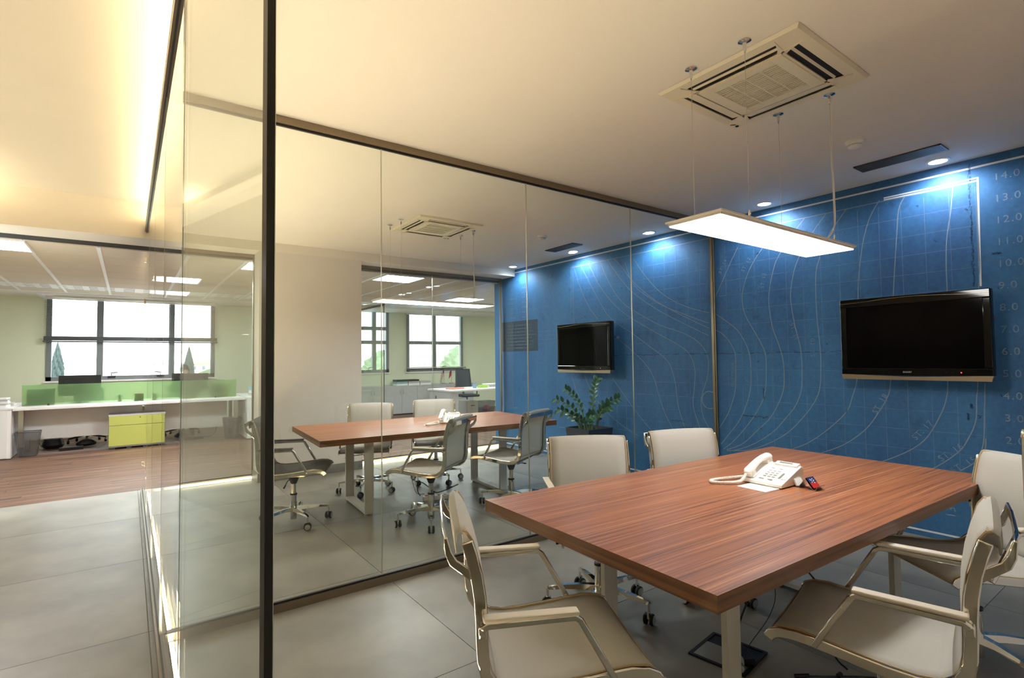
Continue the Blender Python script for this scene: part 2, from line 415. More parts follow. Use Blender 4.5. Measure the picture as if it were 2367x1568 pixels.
# walls
wr = struct(MB().bx(XB, 5.05, -0.5, 7.2, 0, 2.9).build('wall_right', BLUE), 'blue mural wall printed like a ship drawing')
struct(MB().bx(1.22, 2.43, YF, 6.97, 0, ZB).build('wall_back', WHITE), 'off-white wall pier between the far glass panes')
struct(MB().bx(1.21, 2.44, YF-0.012, 6.98, 0, 0.105).build('baseboard_back', STONE), 'grey stone skirting of the wall pier')
struct(MB().bx(0.1, 5.05, -0.5, -0.35, 0, H).build('wall_near', WHITE))
struct(MB().bx(-1.45, -1.3, -2.1, YF, 0, HC).build('wall_left', DARKW))
struct(MB().bx(-1.45, 5.05, -2.2, -2.05, 0, HC).build('wall_corridor_end', DARKW))
struct(MB().bx(0.5, 0.6, -2.1, -0.5, 0, HC).build('wall_corridor_side', DARKW))
struct(MB().bx(-1.3, -1.14, -2.1, YF, 2.80, 2.86).build('trim_2', CEIL), 'cove ledge along the corridor wall')
struct(MB().bx(-3.6, -1.3, 7.0, 7.1, 0, ZB+0.3).build('wall_office_front', GREENW))
struct(MB().bx(5.05, 9.6, 7.0, 7.1, 0, ZB+0.3).build('wall_office_front', GREENW))
struct(MB().bx(-3.7, -3.5, 7.0, 13.1, 0, 2.8).build('wall_office_left', GREENW))
struct(MB().bx(9.5, 9.7, 7.0, 13.1, 0, 2.8).build('wall_office_right', GREENW))
wins = [(-1.22, 1.50), (4.22, 5.45), (5.95, 7.67)]; SILL, HEAD = 1.07, 2.69
mb = MB(); mb.bx(-3.6, 9.6, YW, YW+0.22, 0, SILL); mb.bx(-3.6, 9.6, YW, YW+0.22, HEAD, 2.85)
xx = -3.6
for a, b_ in wins: mb.bx(xx, a, YW, YW+0.22, SILL, HEAD); xx = b_
mb.bx(xx, 9.6, YW, YW+0.22, SILL, HEAD)
struct(mb.build('wall_window', GREENW), 'pale green office wall with the windows')
# windows
def window(name, x0, x1, mull, trans, label, handles):
    w = bpy.data.objects.new(name, None); COL.objects.link(w); w.location = ((x0+x1)/2, YW, SILL); struct(w, label)
    ox, oy, oz = w.location
    def P(mb, n, m, **k):
        mb.v = [(a-ox, b_-oy, c_-oz) for a, b_, c_ in mb.v]; return mb.build(n, m, w, **k)
    t = 0.075
    f = MB(); f.bx(x0, x1, YW-0.02, YW+0.07, SILL, SILL+t); f.bx(x0, x1, YW-0.02, YW+0.07, HEAD-t, HEAD)
    f.bx(x0, x0+t, YW-0.02, YW+0.07, SILL, HEAD); f.bx(x1-t, x1, YW-0.02, YW+0.07, SILL, HEAD)
    P(f, 'window_frame', WINF)
    for q in mull: P(MB().bx(q-0.05, q+0.05, YW-0.015, YW+0.065, SILL+t, HEAD-t), 'mullion', WINF)
    for q in trans: P(MB().bx(x0+t, x1-t, YW-0.012, YW+0.06, q-0.045, q+0.045), 'transom', WINF)
    ex = [x0+t] + [q for q in mull] + [x1-t]; ez = [SILL+t] + list(trans) + [HEAD-t]
    for i in range(len(ex)-1):
        for j in range(len(ez)-1): P(MB().bx(ex[i], ex[i+1], YW+0.02, YW+0.032, ez[j], ez[j+1]), 'pane', WGLASS)
    for hx in handles: P(MB().bx(hx-0.06, hx+0.06, YW-0.05, YW-0.02, SILL+0.045, SILL+0.075).tube([(hx, YW-0.05, SILL+0.08), (hx-0.01, YW-0.06, SILL+0.13), (hx+0.09, YW-0.06, SILL+0.14)], 0.009), 'window_handle', BLACK)
    P(MB().bx(x0-0.03, x1+0.03, YW-0.05, YW+0.01, SILL-0.03, SILL), 'window_sill', WHITEL)
    return w
window('window_1', -1.22, 1.50, [-0.44, 0.72], [], 'wide three-light window with grey frame above the bench desk', [-0.25, 0.5])
window('window_2', 5.95, 7.67, [6.77], [1.845], 'four-pane window with grey frame behind the glass office', [7.0])
window('window_3', 4.22, 5.45, [5.06], [1.845, 2.2], 'grey-framed window behind the inner glass screen', [4.9])

# mural print on the blue wall
def ribbon(mb, pts, w, m=0):
    pts = [Vector((0, p[0], p[1])) for p in pts]; n = len(pts); V = []
    for i, p in enumerate(pts):
        t = (pts[min(i+1, n-1)]-pts[max(i-1, 0)]).normalized(); s_ = Vector((0, -t.z, t.y))*w/2
        V += [p+s_, p-s_]
    V = [(XB-0.0012, v.y, v.z) for v in V]
    mb.add(V, [(2*i, 2*i+1, 2*i+3, 2*i+2) for i in range(n-1)], m)
gr = MB()
zs = [2.60-0.15*k for k in range(1, 17)]; yv = [1.057+0.151*k for k in range(29)]
for z in zs: ribbon(gr, [(1.05, z), (3.14, z)], 0.0045); ribbon(gr, [(3.24, z), (5.32, z)], 0.0045)
for y in yv: ribbon(gr, [(y, 0.35), (y, 2.58)], 0.0045)
gr.build('mural_grid', LINEF, wr)
CURV = {'k0': [(2.88, 2.47), (2.99, 2.28), (3.12, 2.04), (3.15, 2.02)], 'k1': [(3.15, 1.66), (3.06, 1.6), (2.98, 1.5), (2.94, 1.39), (2.94, 1.23), (2.95, 1.05), (2.99, 0.91), (3.05, 0.78), (3.16, 0.62)], 'k2': [(3.14, 1.82), (3.03, 1.74), (2.91, 1.64), (2.83, 1.51), (2.79, 1.39), (2.78, 1.23), (2.79, 1.07), (2.84, 0.9), (2.92, 0.74), (3.03, 0.6), (3.12, 0.49)], 'k3': [(2.44, 2.62), (2.66, 2.38), (2.77, 2.22), (2.84, 2.04), (2.85, 1.91), (2.82, 1.78), (2.74, 1.63), (2.67, 1.5), (2.63, 1.39), (2.63, 1.23), (2.64, 1.07), (2.68, 0.94), (2.77, 0.79), (2.88, 0.65), (3.0, 0.52), (3.1, 0.44)], 'k4': [(2.23, 2.62), (2.32, 2.52), (2.48, 2.31), (2.54, 2.16), (2.58, 1.97), (2.58, 1.81), (2.55, 1.63), (2.5, 1.48), (2.47, 1.36), (2.46, 1.23), (2.47, 1.08), (2.52, 0.94), (2.61, 0.79), (2.74, 0.66), (2.89, 0.52), (3.06, 0.44)], 'k5': [(2.05, 2.62), (2.18, 2.46), (2.3, 2.26), (2.35, 2.12), (2.38, 1.94), (2.37, 1.79), (2.34, 1.61), (2.31, 1.47), (2.3, 1.34), (2.3, 1.24), (2.31, 1.08), (2.36, 0.94), (2.44, 0.83), (2.58, 0.67), (2.78, 0.53), (2.96, 0.45), (3.06, 0.43)], 'k6': [(1.89, 2.62), (2.0, 2.48), (2.05, 2.4), (2.11, 2.26), (2.15, 2.13), (2.16, 1.97), (2.16, 1.78), (2.15, 1.6), (2.14, 1.45), (2.14, 1.24), (2.16, 1.07), (2.22, 0.94), (2.31, 0.82), (2.44, 0.68), (2.62, 0.56), (2.82, 0.47), (2.99, 0.44)], 'k7': [(1.65, 2.63), (1.72, 2.51), (1.77, 2.35), (1.8, 2.18), (1.82, 2.02), (1.83, 1.86), (1.83, 1.5), (1.86, 1.18), (1.9, 1.03), (1.95, 0.9), (2.1, 0.74), (2.26, 0.61), (2.41, 0.53), (2.62, 0.44)], 'k8': [(1.47, 2.63), (1.52, 2.53), (1.54, 2.34), (1.56, 2.11), (1.58, 1.85), (1.6, 1.5), (1.62, 1.18), (1.64, 1.06), (1.71, 0.92), (1.81, 0.77), (1.97, 0.63), (2.16, 0.53), (2.44, 0.41)], 'k9': [(1.18, 2.63), (1.2, 2.43), (1.23, 2.23), (1.24, 2.02), (1.24, 1.85), (1.25, 1.5), (1.26, 1.17), (1.27, 1.06), (1.31, 0.93), (1.4, 0.75), (1.51, 0.64), (1.69, 0.53), (1.89, 0.44)], 'k10': [(1.04, 2.62), (1.05, 2.36), (1.05, 2.14), (1.05, 2.0), (1.06, 1.86), (1.08, 1.5), (1.09, 1.16), (1.1, 1.06), (1.11, 0.9), (1.16, 0.76), (1.22, 0.66), (1.36, 0.53), (1.53, 0.43)], 'k11': [(1.05, 1.17), (1.06, 0.97), (1.07, 0.78), (1.09, 0.68), (1.13, 0.6), (1.21, 0.53)], 'k12': [(1.06, 0.78), (1.07, 0.67), (1.1, 0.59), (1.13, 0.54)], 'n1': [(5.26, 2.6), (5.14, 2.31), (4.98, 2.04), (4.82, 1.87)], 'n2': [(5.13, 2.62), (4.97, 2.37), (4.77, 2.07), (4.6, 1.87), (4.26, 1.67), (4.01, 1.51), (3.82, 1.39), (3.72, 1.28), (3.66, 1.08), (3.63, 0.84), (3.54, 0.58)], 'n3': [(4.98, 2.62), (4.81, 2.34), (4.55, 2.05), (4.26, 1.85), (3.88, 1.65), (3.64, 1.53), (3.48, 1.42), (3.41, 1.26), (3.42, 1.05), (3.44, 0.86), (3.36, 0.61)], 'n4': [(4.77, 2.62), (4.65, 2.37), (4.45, 2.1), (4.26, 1.96), (3.88, 1.76), (3.54, 1.64), (3.35, 1.53), (3.25, 1.38), (3.26, 1.17), (3.34, 0.94), (3.32, 0.75), (3.23, 0.61)], 'n5': [(4.64, 2.62), (4.52, 2.46), (4.26, 2.18), (3.87, 1.92), (3.54, 1.75), (3.23, 1.6)], 'n6': [(4.54, 2.62), (4.42, 2.51), (4.25, 2.31), (3.96, 2.07), (3.62, 1.87), (3.23, 1.68)], 'n7': [(4.36, 2.55), (4.22, 2.25), (3.87, 2.0), (3.53, 1.85), (3.23, 1.73)], 'n8': [(4.22, 2.57), (4.04, 2.33), (3.82, 2.11), (3.53, 1.94), (3.22, 1.84)], 'n9': [(4.5, 1.62), (4.24, 1.44), (4.06, 1.29), (3.95, 1.13), (3.88, 0.92), (3.8, 0.73), (3.69, 0.56)], 'n10': [(5.1, 1.15), (4.92, 0.88), (4.7, 0.7), (4.49, 0.57), (4.19, 0.45)], 'n11': [(4.6, 1.13), (4.46, 0.98), (4.28, 0.79), (4.09, 0.61), (3.98, 0.52)], 'n12': [(5.34, 1.13), (5.25, 0.93), (5.06, 0.67), (4.92, 0.55)], 'n13': [(5.33, 2.61), (5.34, 2.07)], 'n14': [(5.62, 0.42), (5.36, 0.42), (5.3, 0.46)]}
for k, pts in CURV.items():
    cv = MB(); ribbon(cv, [(p.x, p.y) for p in catmull([(a, b_, 0) for a, b_ in pts])], 0.0065 if k[0] == 'k' else 0.006); cv.build('mural_curve', LINE, wr)
cv = MB(); ribbon(cv, [(3.24+0.09*math.cos(a/12*math.pi), 0.93+0.09*math.sin(a/12*math.pi)) for a in range(25)], 0.008); cv.build('mural_curve', LINE, wr)
bd = MB()
ribbon(bd, [(-0.2, 2.715), (7.0, 2.735)], 0.014); ribbon(bd, [(7.0, 2.735), (7.0, 0.045)], 0.02); ribbon(bd, [(7.0, 0.045), (-0.2, 0.045)], 0.014)
ribbon(bd, [(1.04, 2.64), (1.62, 2.64)], 0.010); ribbon(bd, [(1.04, 2.62), (1.62, 2.625)], 0.008); ribbon(bd, [(1.04, 2.645), (1.05, 1.86)], 0.012)
bd.build('mural_border', LINEB, wr)
ln = MB(); ribbon(ln, [(1.05, 2.615), (5.33, 2.625)], 0.007); ln.build('mural_line', LINE, wr)
ck = MB()
for k in range(60):
    y = 1.5 + k*0.055 + random.uniform(-0.02, 0.02); L_ = random.uniform(0.03, 0.09)
    if 1.0 < y < 4.55: ribbon(ck, [(y, 1.41+random.uniform(-0.008, 0.008)), (y+L_, 1.412+random.uniform(-0.008, 0.008))], random.uniform(0.003, 0.009))
for k in range(40):
    z = 2.75 - k*0.022; ribbon(ck, [(1.085+random.uniform(-0.007, 0.007), z), (1.088+random.uniform(-0.007, 0.007), z-0.03)], random.uniform(0.003, 0.012))
for k in range(70):
    y, z = random.uniform(0.8, 5.6), random.uniform(0.3, 2.6); a = random.uniform(0, 3.1); L_ = random.uniform(0.008, 0.03)
    ribbon(ck, [(y, z), (y+L_*math.cos(a), z+L_*math.sin(a))], random.uniform(0.004, 0.012))
for (y, z, L_, v) in [(2.62, 0.80, 0.25, 0), (1.13, 0.99, 0.03, 1), (1.15, 0.9, 0.05, 1), (2.66, 0.97, 0.1, 1), (3.45, 0.62, 0.12, 0), (3.55, 0.68, 0.16, 0), (5.15, 0.35, 0.3, 1), (0.93, 2.08, 0.05, 0)]:
    for q in range(6):
        dy, dz = random.uniform(-0.01, 0.01), random.uniform(-0.012, 0.012)
        if v: ribbon(ck, [(y+dy, z+q*L_/6), (y-dy, z+(q+1.3)*L_/6)], random.uniform(0.006, 0.016))
        else: ribbon(ck, [(y+q*L_/6, z+dz), (y+(q+1.3)*L_/6, z-dz)], random.uniform(0.005, 0.014))
ck.build('mural_stain', CRACK, wr)
def wall_text(txt, y, z, size, ang=0.0, mat_=LABELP, width=1.15):
    me = text_mesh(txt, size, width)
    o = obj('mural_lettering', me, mat_, wr)
    # text x axis runs toward -Y on the wall, text y axis is up, face toward -X
    B = Matrix(((0, 0, -1), (-1, 0, 0), (0, 1, 0))) @ Matrix.Rotation(ang, 3, 'Z')
    o.matrix_world = Matrix.Translation((XB-0.002, y, z)) @ B.to_4x4(); return o
for k in range(14): wall_text('%d.0  W.L.' % (14-k), 0.78 if k < 5 else 0.80, 2.615-0.153*k, 0.072, 0, LABELP)
wall_text('ST. 18', 1.70, 0.985, 0.06, R(62)); wall_text('ST. 17', 1.425, 0.80, 0.062, R(50)); wall_text('ST. 16', 1.26, 0.655, 0.062, R(42)); wall_text('ST. 15', 1.19, 0.575, 0.06, R(38))
wall_text('13', 1.27, 0.22, 0.08, R(90)); wall_text('BUTTOCK', 2.97, 1.2, 0.05, R(88)); wall_text('19', 2.82, 1.12, 0.05, R(80))
wall_text('ST. 11', 2.36, 1.6, 0.055, R(-75)); wall_text('ST. 10', 2.2, 1.45, 0.055, R(88)); wall_text('ST. 13', 2.63, 2.1, 0.05, R(80)); wall_text('ST. 12', 2.8, 2.28, 0.05, R(58)); wall_text('ST. 14', 3.05, 2.3, 0.05, R(60))
gb = MB().bx(XB-0.001, XB-0.0004, 6.07, 6.99, 1.50, 1.97); gb.build('mural_title_block', GREYP, wr)
tl = MB(); ht = MB()
for z in [1.9-0.05*k for k in range(8)]:
    y = 6.85
    while y > 6.2:
        L_ = random.uniform(0.03, 0.12); ribbon(tl, [(y, z), (y-L_, z)], 0.014); y -= L_+0.025
for z in [2.55-0.075*k for k in range(8)]:
    for y0 in (6.75, 6.45): ribbon(tl, [(y0, z), (y0-random.uniform(0.06, 0.14), z)], 0.014)
for z in (1.6, 1.66, 1.72, 1.78):
    y = 6.0
    while y > 5.6: L_ = random.uniform(0.03, 0.09); ribbon(tl, [(y, z), (y-L_, z)], 0.012); y -= L_+0.03
tl.build('mural_note_rows', LINEF, wr)

# ------------------------------------------------------------------ glass partitions, door, light strips
def glass_wall(name, label, axis, const, joints, z0, z1, rail_h=0.045, group=None, ends=(False, False), rail_top=True, gasket=True):
    a0, a1 = joints[0], joints[-1]
    root = thing(name, label, 'partition', ((a0+a1)/2, const, 0) if axis == 'X' else (const, (a0+a1)/2, 0), 0, group)
    ox, oy = root.location.x, root.location.y
    def B(mb, p0, p1, q0, q1, h0, h1, m=0):
        if axis == 'X': mb.bx(p0-ox, p1-ox, const+q0-oy, const+q1-oy, h0, h1, m)
        else: mb.bx(const+q0-ox, const+q1-ox, p0-oy, p1-oy, h0, h1, m)
        return mb
    mb = MB(); B(mb, a0, a1, -0.02, 0.02, z0, z0+rail_h); B(mb, a0, a1, -0.008, 0.008, z0+rail_h, z0+rail_h+0.010, 1)
    mb.build('bottom_rail', [CHAMP, BLACKR], root)
    if rail_top:
        mb = MB(); B(mb, a0, a1, -0.02, 0.02, z1-rail_h, z1); B(mb, a0, a1, -0.008, 0.008, z1-rail_h-0.010, z1-rail_h, 1)
        mb.build('top_rail', [CHAMP, BLACKR], root)
    for i in range(len(joints)-1):
        B(MB(), joints[i]+0.0015, joints[i+1]-0.0015, -0.005, 0.005, z0+rail_h+0.002, z1-rail_h-0.002).build('glass_pane', GLASS, root)
        if i > 0: B(MB(), joints[i]-0.0015, joints[i]+0.0015, -0.0055, 0.0055, z0+rail_h, z1-rail_h).build('pane_joint', ALU, root)
    for e, q in zip(ends, (a0, a1)):
        if e: B(MB(), q-0.014 if q == a1 else q, q if q == a1 else q+0.014, -0.008, 0.02, z0, z1).build('end_channel', CHAMP, root); B(MB(), q-0.014 if q == a1 else q, q if q == a1 else q+0.014, -0.026, -0.016, z0, z1).build('end_channel', CHAMP, root); B(MB(), q-0.006, q-0.001, -0.016, -0.008, z0, z1).build('channel_gasket', BLACKR, root)
    return root
glass_wall('glass_partition', 'clear glass partition with slim bronze rails between the two meeting rooms', 'X', YP, [0.165, 1.291, 2.457, 3.643, 4.898], 0, H, ends=(False, True))
glass_wall('glass_partition', 'far glass wall beside the blue mural, looking into the green office', 'X', YE, [2.43, 3.62, 4.85], 0, ZB, 0.04, ends=(False, True))
glass_wall('glass_partition', 'narrow far glass pane left of the off-white wall pier', 'X', YE, [0.165, 1.22], 0, ZB, 0.04, ends=(False, True))
cg = glass_wall('glass_partition', 'long corridor glass wall on the left with the lit cove above it', 'Y', XC, [2.10, YP, 4.42, 5.68, YE], 0, H, 0.035)
MB().bx(-0.016, 0.022, -0.1-cg.location.y, YE-cg.location.y, H, 2.858).build('cove_track', TRACK, cg)
MB().bx(-0.0012, 0.0012, 2.0965-cg.location.y, 2.1-cg.location.y, 0, H).build('edge_strip', BLACKR, cg)
for zc in (0.30, 0.9, 2.05, 2.5):
    MB().bx(-0.014, 0.014, YE-0.035-cg.location.y, YE-0.005-cg.location.y, zc-0.025, zc+0.025).build('glass_clamp', BRASSY, cg)
def led(name, label, x0, x1, y0, y1, z, m, t=0.012, wall=0.0):
    L_ = tag(bpy.data.objects.new(name, None), label, 'light strip'); COL.objects.link(L_); L_.location = ((x0+x1)/2, (y0+y1)/2, z)
    ox, oy = L_.location.x, L_.location.y
    MB().bx(x0-0.004-ox, x1+0.004-ox, y0-oy, y1-oy, 0, 0.004).build('channel', ALU, L_)
    if wall: MB().bx(x1-ox, x1+0.002-ox, y0-oy, y1-oy, 0, wall).bx(x0-0.002-ox, x0-ox, y0-oy, y1-oy, 0, wall).build('light_cutoff_lip', ALU, L_)  # unseen lips added to keep the strip's low-angle light off the room
    MB().bx(x0-ox, x1-ox, y0-oy, y1-oy, 0.004, t).build('diffuser', m, L_)
    return L_
led('light_strip', 'warm light strip on the floor inside the near corridor glass', 0.180, 0.198, 0.80, YP-0.03, 0, LEDW, 0.006, 0.0178)
led('light_strip', 'warm light strip on the floor inside the far corridor glass', 0.180, 0.198, YP+0.03, YE-0.1, 0, LEDW, 0.006, 0.0178)
led('light_strip', 'warm light strip at the foot of the narrow far glass pane', 0.21, 1.2, YE-0.06, YE-0.04, 0, LEDF, 0.028)
led('light_strip', 'warm light strip at the foot of the far glass beside the mural', 2.46, 4.82, YE-0.06, YE-0.04, 0, LEDF, 0.028)
led('light_strip', 'warm cove light strip above the corridor glass wall', 0.20, 0.23, -1.9, YF-0.02, 2.86, LEDC)
led('light_strip', 'warm cove light strip on the opposite corridor ledge', -1.28, -1.25, 5.6, YF-0.02, 2.86, LEDC)
# glass door leaf standing ajar at the end of the corridor glass, its dark edge profile is the nearest upright
ang = math.atan2(-0.80, 0.108)
ld_ = thing('glass_door', 'glass door leaf standing ajar with a black edge profile, nearest upright on the left', 'door', (XC, 2.088, 0), ang)
MB().bx(0.003, 0.795, -0.004, 0.004, 0.03, 2.74).build('door_pane', GLASS, ld_)
MB().bx(0.795, 0.823, -0.009, 0.009, 0.03, 2.74).build('edge_profile', POST, ld_)
MB().bx(0.815, 0.8245, 0.0085, 0.0102, 0.03, 2.74).build('profile_trim', CHROME, ld_)
MB().bx(0.0, 0.10, -0.012, 0.012, 0.025, 0.06).bx(0.0, 0.10, -0.012, 0.012, 2.72, 2.76).build('pivot_patch', BRASSY, ld_)
# open glass door whose pull bar stands at the right edge of the view
dr = thing('glass_door', 'open glass door with a tall satin steel pull handle', 'door', (0.1464, -0.03, 0), math.atan2(0.19, 1.1536))
MB().bx(0.01, 1.17, -0.005, 0.005, 0.01, 2.70).build('door_pane', GLASS, dr)
MB().bx(0.0, 0.12, -0.012, 0.012, 0.0, 0.05).bx(0.0, 0.12, -0.012, 0.012, 2.68, 2.74).build('pivot_patch', BRASSY, dr)
MB().tube([(1.073, 0.058, 0.45), (1.073, 0.058, 1.242)], 0.0125, 16).lathe([(0.0125, 1.242), (0.0132, 1.243), (0.0132, 1.252), (0.011, 1.256), (0.0, 1.2565)], (1.073, 0.058, 0), 16).build('pull_handle', BRASSY, dr, smooth=True)
for z in (0.6, 1.1): MB().tube([(1.073, -0.006, z), (1.073, 0.058, z)], 0.008, 10).build('handle_fixing', BRASSY, dr, smooth=True)
# ------------------------------------------------------------------ meeting tables
def make_table(label, loc, rz):
    t = thing('meeting_table', label, 'table', loc, rz, 'walnut meeting tables')
    tt = MB().box((0, 0, 0.715), (2.37, 1.20, 0.05)); tt.m = [0, 0, 1, 1, 1, 1]; tt.build('table_top', [TABLEW, TABLEE], t)
    for sx in (-1, 1):
        x = sx*0.70
        lg = MB().box((x, -0.31, 0.355), (0.08, 0.025, 0.67)).box((x, 0.31, 0.355), (0.08, 0.025, 0.67)).box((x, 0, 0.034), (0.08, 0.595, 0.025)).box((x, 0, 0.678), (0.08, 0.595, 0.022)).build('leg_frame', WHITEM, t, bevel=0.001)
        for sy in (-1, 1): MB().lathe([(0.016, 0.0), (0.016, 0.012), (0.007, 0.014), (0.007, 0.024)], (x-0.02, sy*0.29, 0), 12).lathe([(0.016, 0.0), (0.016, 0.012), (0.007, 0.014), (0.007, 0.024)], (x+0.02, sy*0.29, 0), 12).build('foot', ALU, lg, smooth=True)
    return t
T1 = make_table('near walnut meeting table carrying the phone and card holder', (2.49, 1.40, 0), R(-2.0))
T2 = make_table('walnut meeting table behind the glass partition', (2.47, 4.86, 0), R(-3.6))

# ------------------------------------------------------------------ meeting chair
SEATP = [(0.288, 0.452), (0.276, 0.470), (0.25, 0.482), (0.20, 0.486), (0.12, 0.478), (0.04, 0.468), (-0.04, 0.460), (-0.11, 0.458), (-0.16, 0.465), (-0.19, 0.482)]
BACKP = [(-0.19, 0.482), (-0.208, 0.510), (-0.216, 0.55), (-0.218, 0.60), (-0.219, 0.66), (-0.223, 0.72), (-0.232, 0.78), (-0.247, 0.84), (-0.258, 0.875), (-0.272, 0.896), (-0.286, 0.902), (-0.298, 0.894), (-0.301, 0.868), (-0.298, 0.842)]
def shell(pts, half, sag):
    n = len(pts)-1
    P = [Vector((0, a, b_)) for a, b_ in pts]
    def fn(u, v):
        i = min(int(u*n), n-1); f = u*n-i; p = P[i].lerp(P[i+1], f)
        t = (P[min(i+1, n)]-P[max(i-1, 0)]).normalized(); nr = Vector((0, -t.z, t.y))
        x = (v*2-1); q = p + nr*(sag*(1-x*x))*math.sin(math.pi*min(1, 0.15+0.85*u)); q.x = x*half; return tuple(q)
    return MB().grid(fn, n, 8)
def make_chair(fab, pad):
    t = thing('meeting_chair', 'x', 'chair', (0, 0, 0), 0, 'mesh meeting chairs')
    st = shell(SEATP, 0.236, 0.010).build('seat', fab, t, smooth=True, solid=0.005)
    bk = shell(BACKP, 0.230, -0.012).build('backrest', fab, t, smooth=True, solid=0.005)
    for s_ in (-1, 1):
        MB().tube([(s_*0.236, a, b_+0.003) for a, b_ in SEATP], 0.0045, 6).build('piping', PIPING, st, smooth=True)
        MB().tube([(s_*0.230, a+0.003, b_) for a, b_ in BACKP[:-3]], 0.0045, 6).build('piping', PIPING, bk, smooth=True)
        full = [(s_*0.245, a, b_-0.012) for a, b_ in SEATP[:-1]] + [(s_*0.242, a-0.012, b_) for a, b_ in BACKP[:-5]]
        MB().bar(full, 0.012, 0.034, upv=(0, 0, 1)).build('side_frame', CHROME, t, smooth=True, bevel=0.004)
        ar = MB().bar([(s_*0.262, -0.232, 0.640), (s_*0.262, -0.215, 0.652), (s_*0.262, 0.030, 0.655), (s_*0.262, 0.045, 0.645), (s_*0.258, 0.150, 0.462)], 0.017, 0.019, upv=(0, 0, 1)).box((s_*0.252, -0.230, 0.632), (0.028, 0.022, 0.03)).build('armrest', CHROME, t, smooth=True, bevel=0.004)
        MB().box((s_*0.263, -0.095, 0.671), (0.038, 0.270, 0.013)).build('arm_pad', pad, ar, bevel=0.005)
    MB().tube([(x, BACKP[-5][0]-0.010*(1-(x/0.23)**2), 0.898) for x in [-0.23+0.046*k for k in range(11)]], 0.005, 6).build('piping', PIPING, bk, smooth=True)
    MB().tube([(x, SEATP[0][0], 0.452) for x in [-0.236+0.0472*k for k in range(11)]], 0.0045, 6).build('piping', PIPING, st, smooth=True)
    bb = MB(); plate = [(-0.232, 0.742), (-0.262, 0.765), (-0.318, 0.812), (-0.330, 0.842), (-0.334, 0.888), (-0.324, 0.890), (-0.312, 0.850), (-0.298, 0.826), (-0.256, 0.796), (-0.236, 0.79)]
    for sx in (-1, 1): bb.prism(plate, sx*0.238-0.004, sx*0.238+0.004, axis='X')
    bb.bar([(-0.24, -0.328, 0.872), (-0.12, -0.334, 0.872), (0.12, -0.334, 0.872), (0.24, -0.328, 0.872)], 0.009, 0.036).build('back_bar', CHROME, t, smooth=True, bevel=0.003)
    br = MB().box((0, 0.0, 0.405), (0.12, 0.20, 0.018))
    for sx in (-1, 1):
        br.bar([(sx*0.03, 0.07, 0.408), (sx*0.12, 0.11, 0.425), (sx*0.243, 0.145, 0.457)], 0.03, 0.010)
        br.bar([(sx*0.03, -0.06, 0.408), (sx*0.12, -0.09, 0.42), (sx*0.243, -0.11, 0.442)], 0.03, 0.010)
    br.build('seat_bracket', CHROME, t, bevel=0.002, smooth=True)
    MB().lathe([(0.0, 0.035), (0.026, 0.036), (0.027, 0.04), (0.027, 0.245), (0.0, 0.246)], (0, 0, 0), 20).build('column_sleeve', CHROME, t, smooth=True)
    MB().lathe([(0.029, 0.240), (0.029, 0.252)], (0, 0, 0), 20, 1).lathe([(0.020, 0.25), (0.020, 0.345)], (0, 0, 0), 20, 0).lathe([(0.024, 0.335), (0.034, 0.36), (0.046, 0.398), (0.0, 0.399)], (0, 0, 0), 20, 2).build('gas_column', [CHROME, BLACK, DGREY], t, smooth=True)
    MB().tube([(0.03, -0.02, 0.385), (0.13, -0.03, 0.375), (0.20, -0.03, 0.36)], 0.004, 6).tube([(0.20, -0.03, 0.36), (0.235, -0.032, 0.352)], 0.007, 8).build('tilt_lever', BLACK, t, smooth=True)
    lm = MB().sweep([(0.02, 0, 0.120), (0.10, 0, 0.126), (0.20, 0, 0.122), (0.285, 0, 0.112), (0.292, 0, 0.106)], [(-0.018, -0.012), (0.018, -0.012), (0.012, 0.012), (-0.012, 0.012)], scales=[1.3, 1.1, 0.85, 0.65, 0.55]).tube([(0.287, 0, 0.110), (0.287, 0, 0.062)], 0.007, 10).mesh('base_leg')
    lm.materials.append(CHROME); lm.polygons.foreach_set('use_smooth', [True]*len(lm.polygons)); lm.set_sharp_from_angle(angle=R(35))
    c = MB()
    for sy in (-1, 1):
        c.lathe([(0.0, -0.0085), (0.022, -0.0085), (0.0285, -0.006), (0.030, 0.0), (0.0285, 0.006), (0.022, 0.0085), (0.0, 0.0085)], (0, sy*0.016, 0.030), 18, 0, 'Y')
        c.lathe([(0.0, 0.0), (0.020, 0.0), (0.021, sy*0.0015), (0.0, sy*0.003)], (0, sy*0.0245, 0.030), 18, 1, 'Y')
        c.lathe([(0.0205, -0.001), (0.0225, 0.0018*sy), (0.0225, 0.003*sy)], (0, sy*0.0245, 0.030), 18, 1, 'Y')
    c.tube([(0, -0.016, 0.030), (0, 0.016, 0.030)], 0.008, 8, 1).box((-0.004, 0, 0.050), (0.024, 0.012, 0.03), 1)
    cm = c.mesh('caster'); cm.materials.append(RUBBER); cm.materials.append(CHROME); cm.polygons.foreach_set('use_smooth', [True]*len(cm.polygons)); cm.set_sharp_from_angle(angle=R(40))
    for k in range(5):
        a = 2*math.pi*k/5
        l_ = bpy.data.objects.new('base_leg', lm); COL.objects.link(l_); l_.parent = t; l_.rotation_euler = (0, 0, a)
        w = bpy.data.objects.new('caster', cm); COL.objects.link(w); w.parent = l_; w.location = (0.287, 0, 0); w.rotation_euler = (0, 0, random.uniform(0, 6.28))
    return t
def spin_base(t, a):
    for ch in t.children:
        if ch.name.split('.')[0] == 'base_leg': ch.rotation_euler = (0, 0, ch.rotation_euler.z + a)
ch0 = make_chair(FABRIC, CREAM)
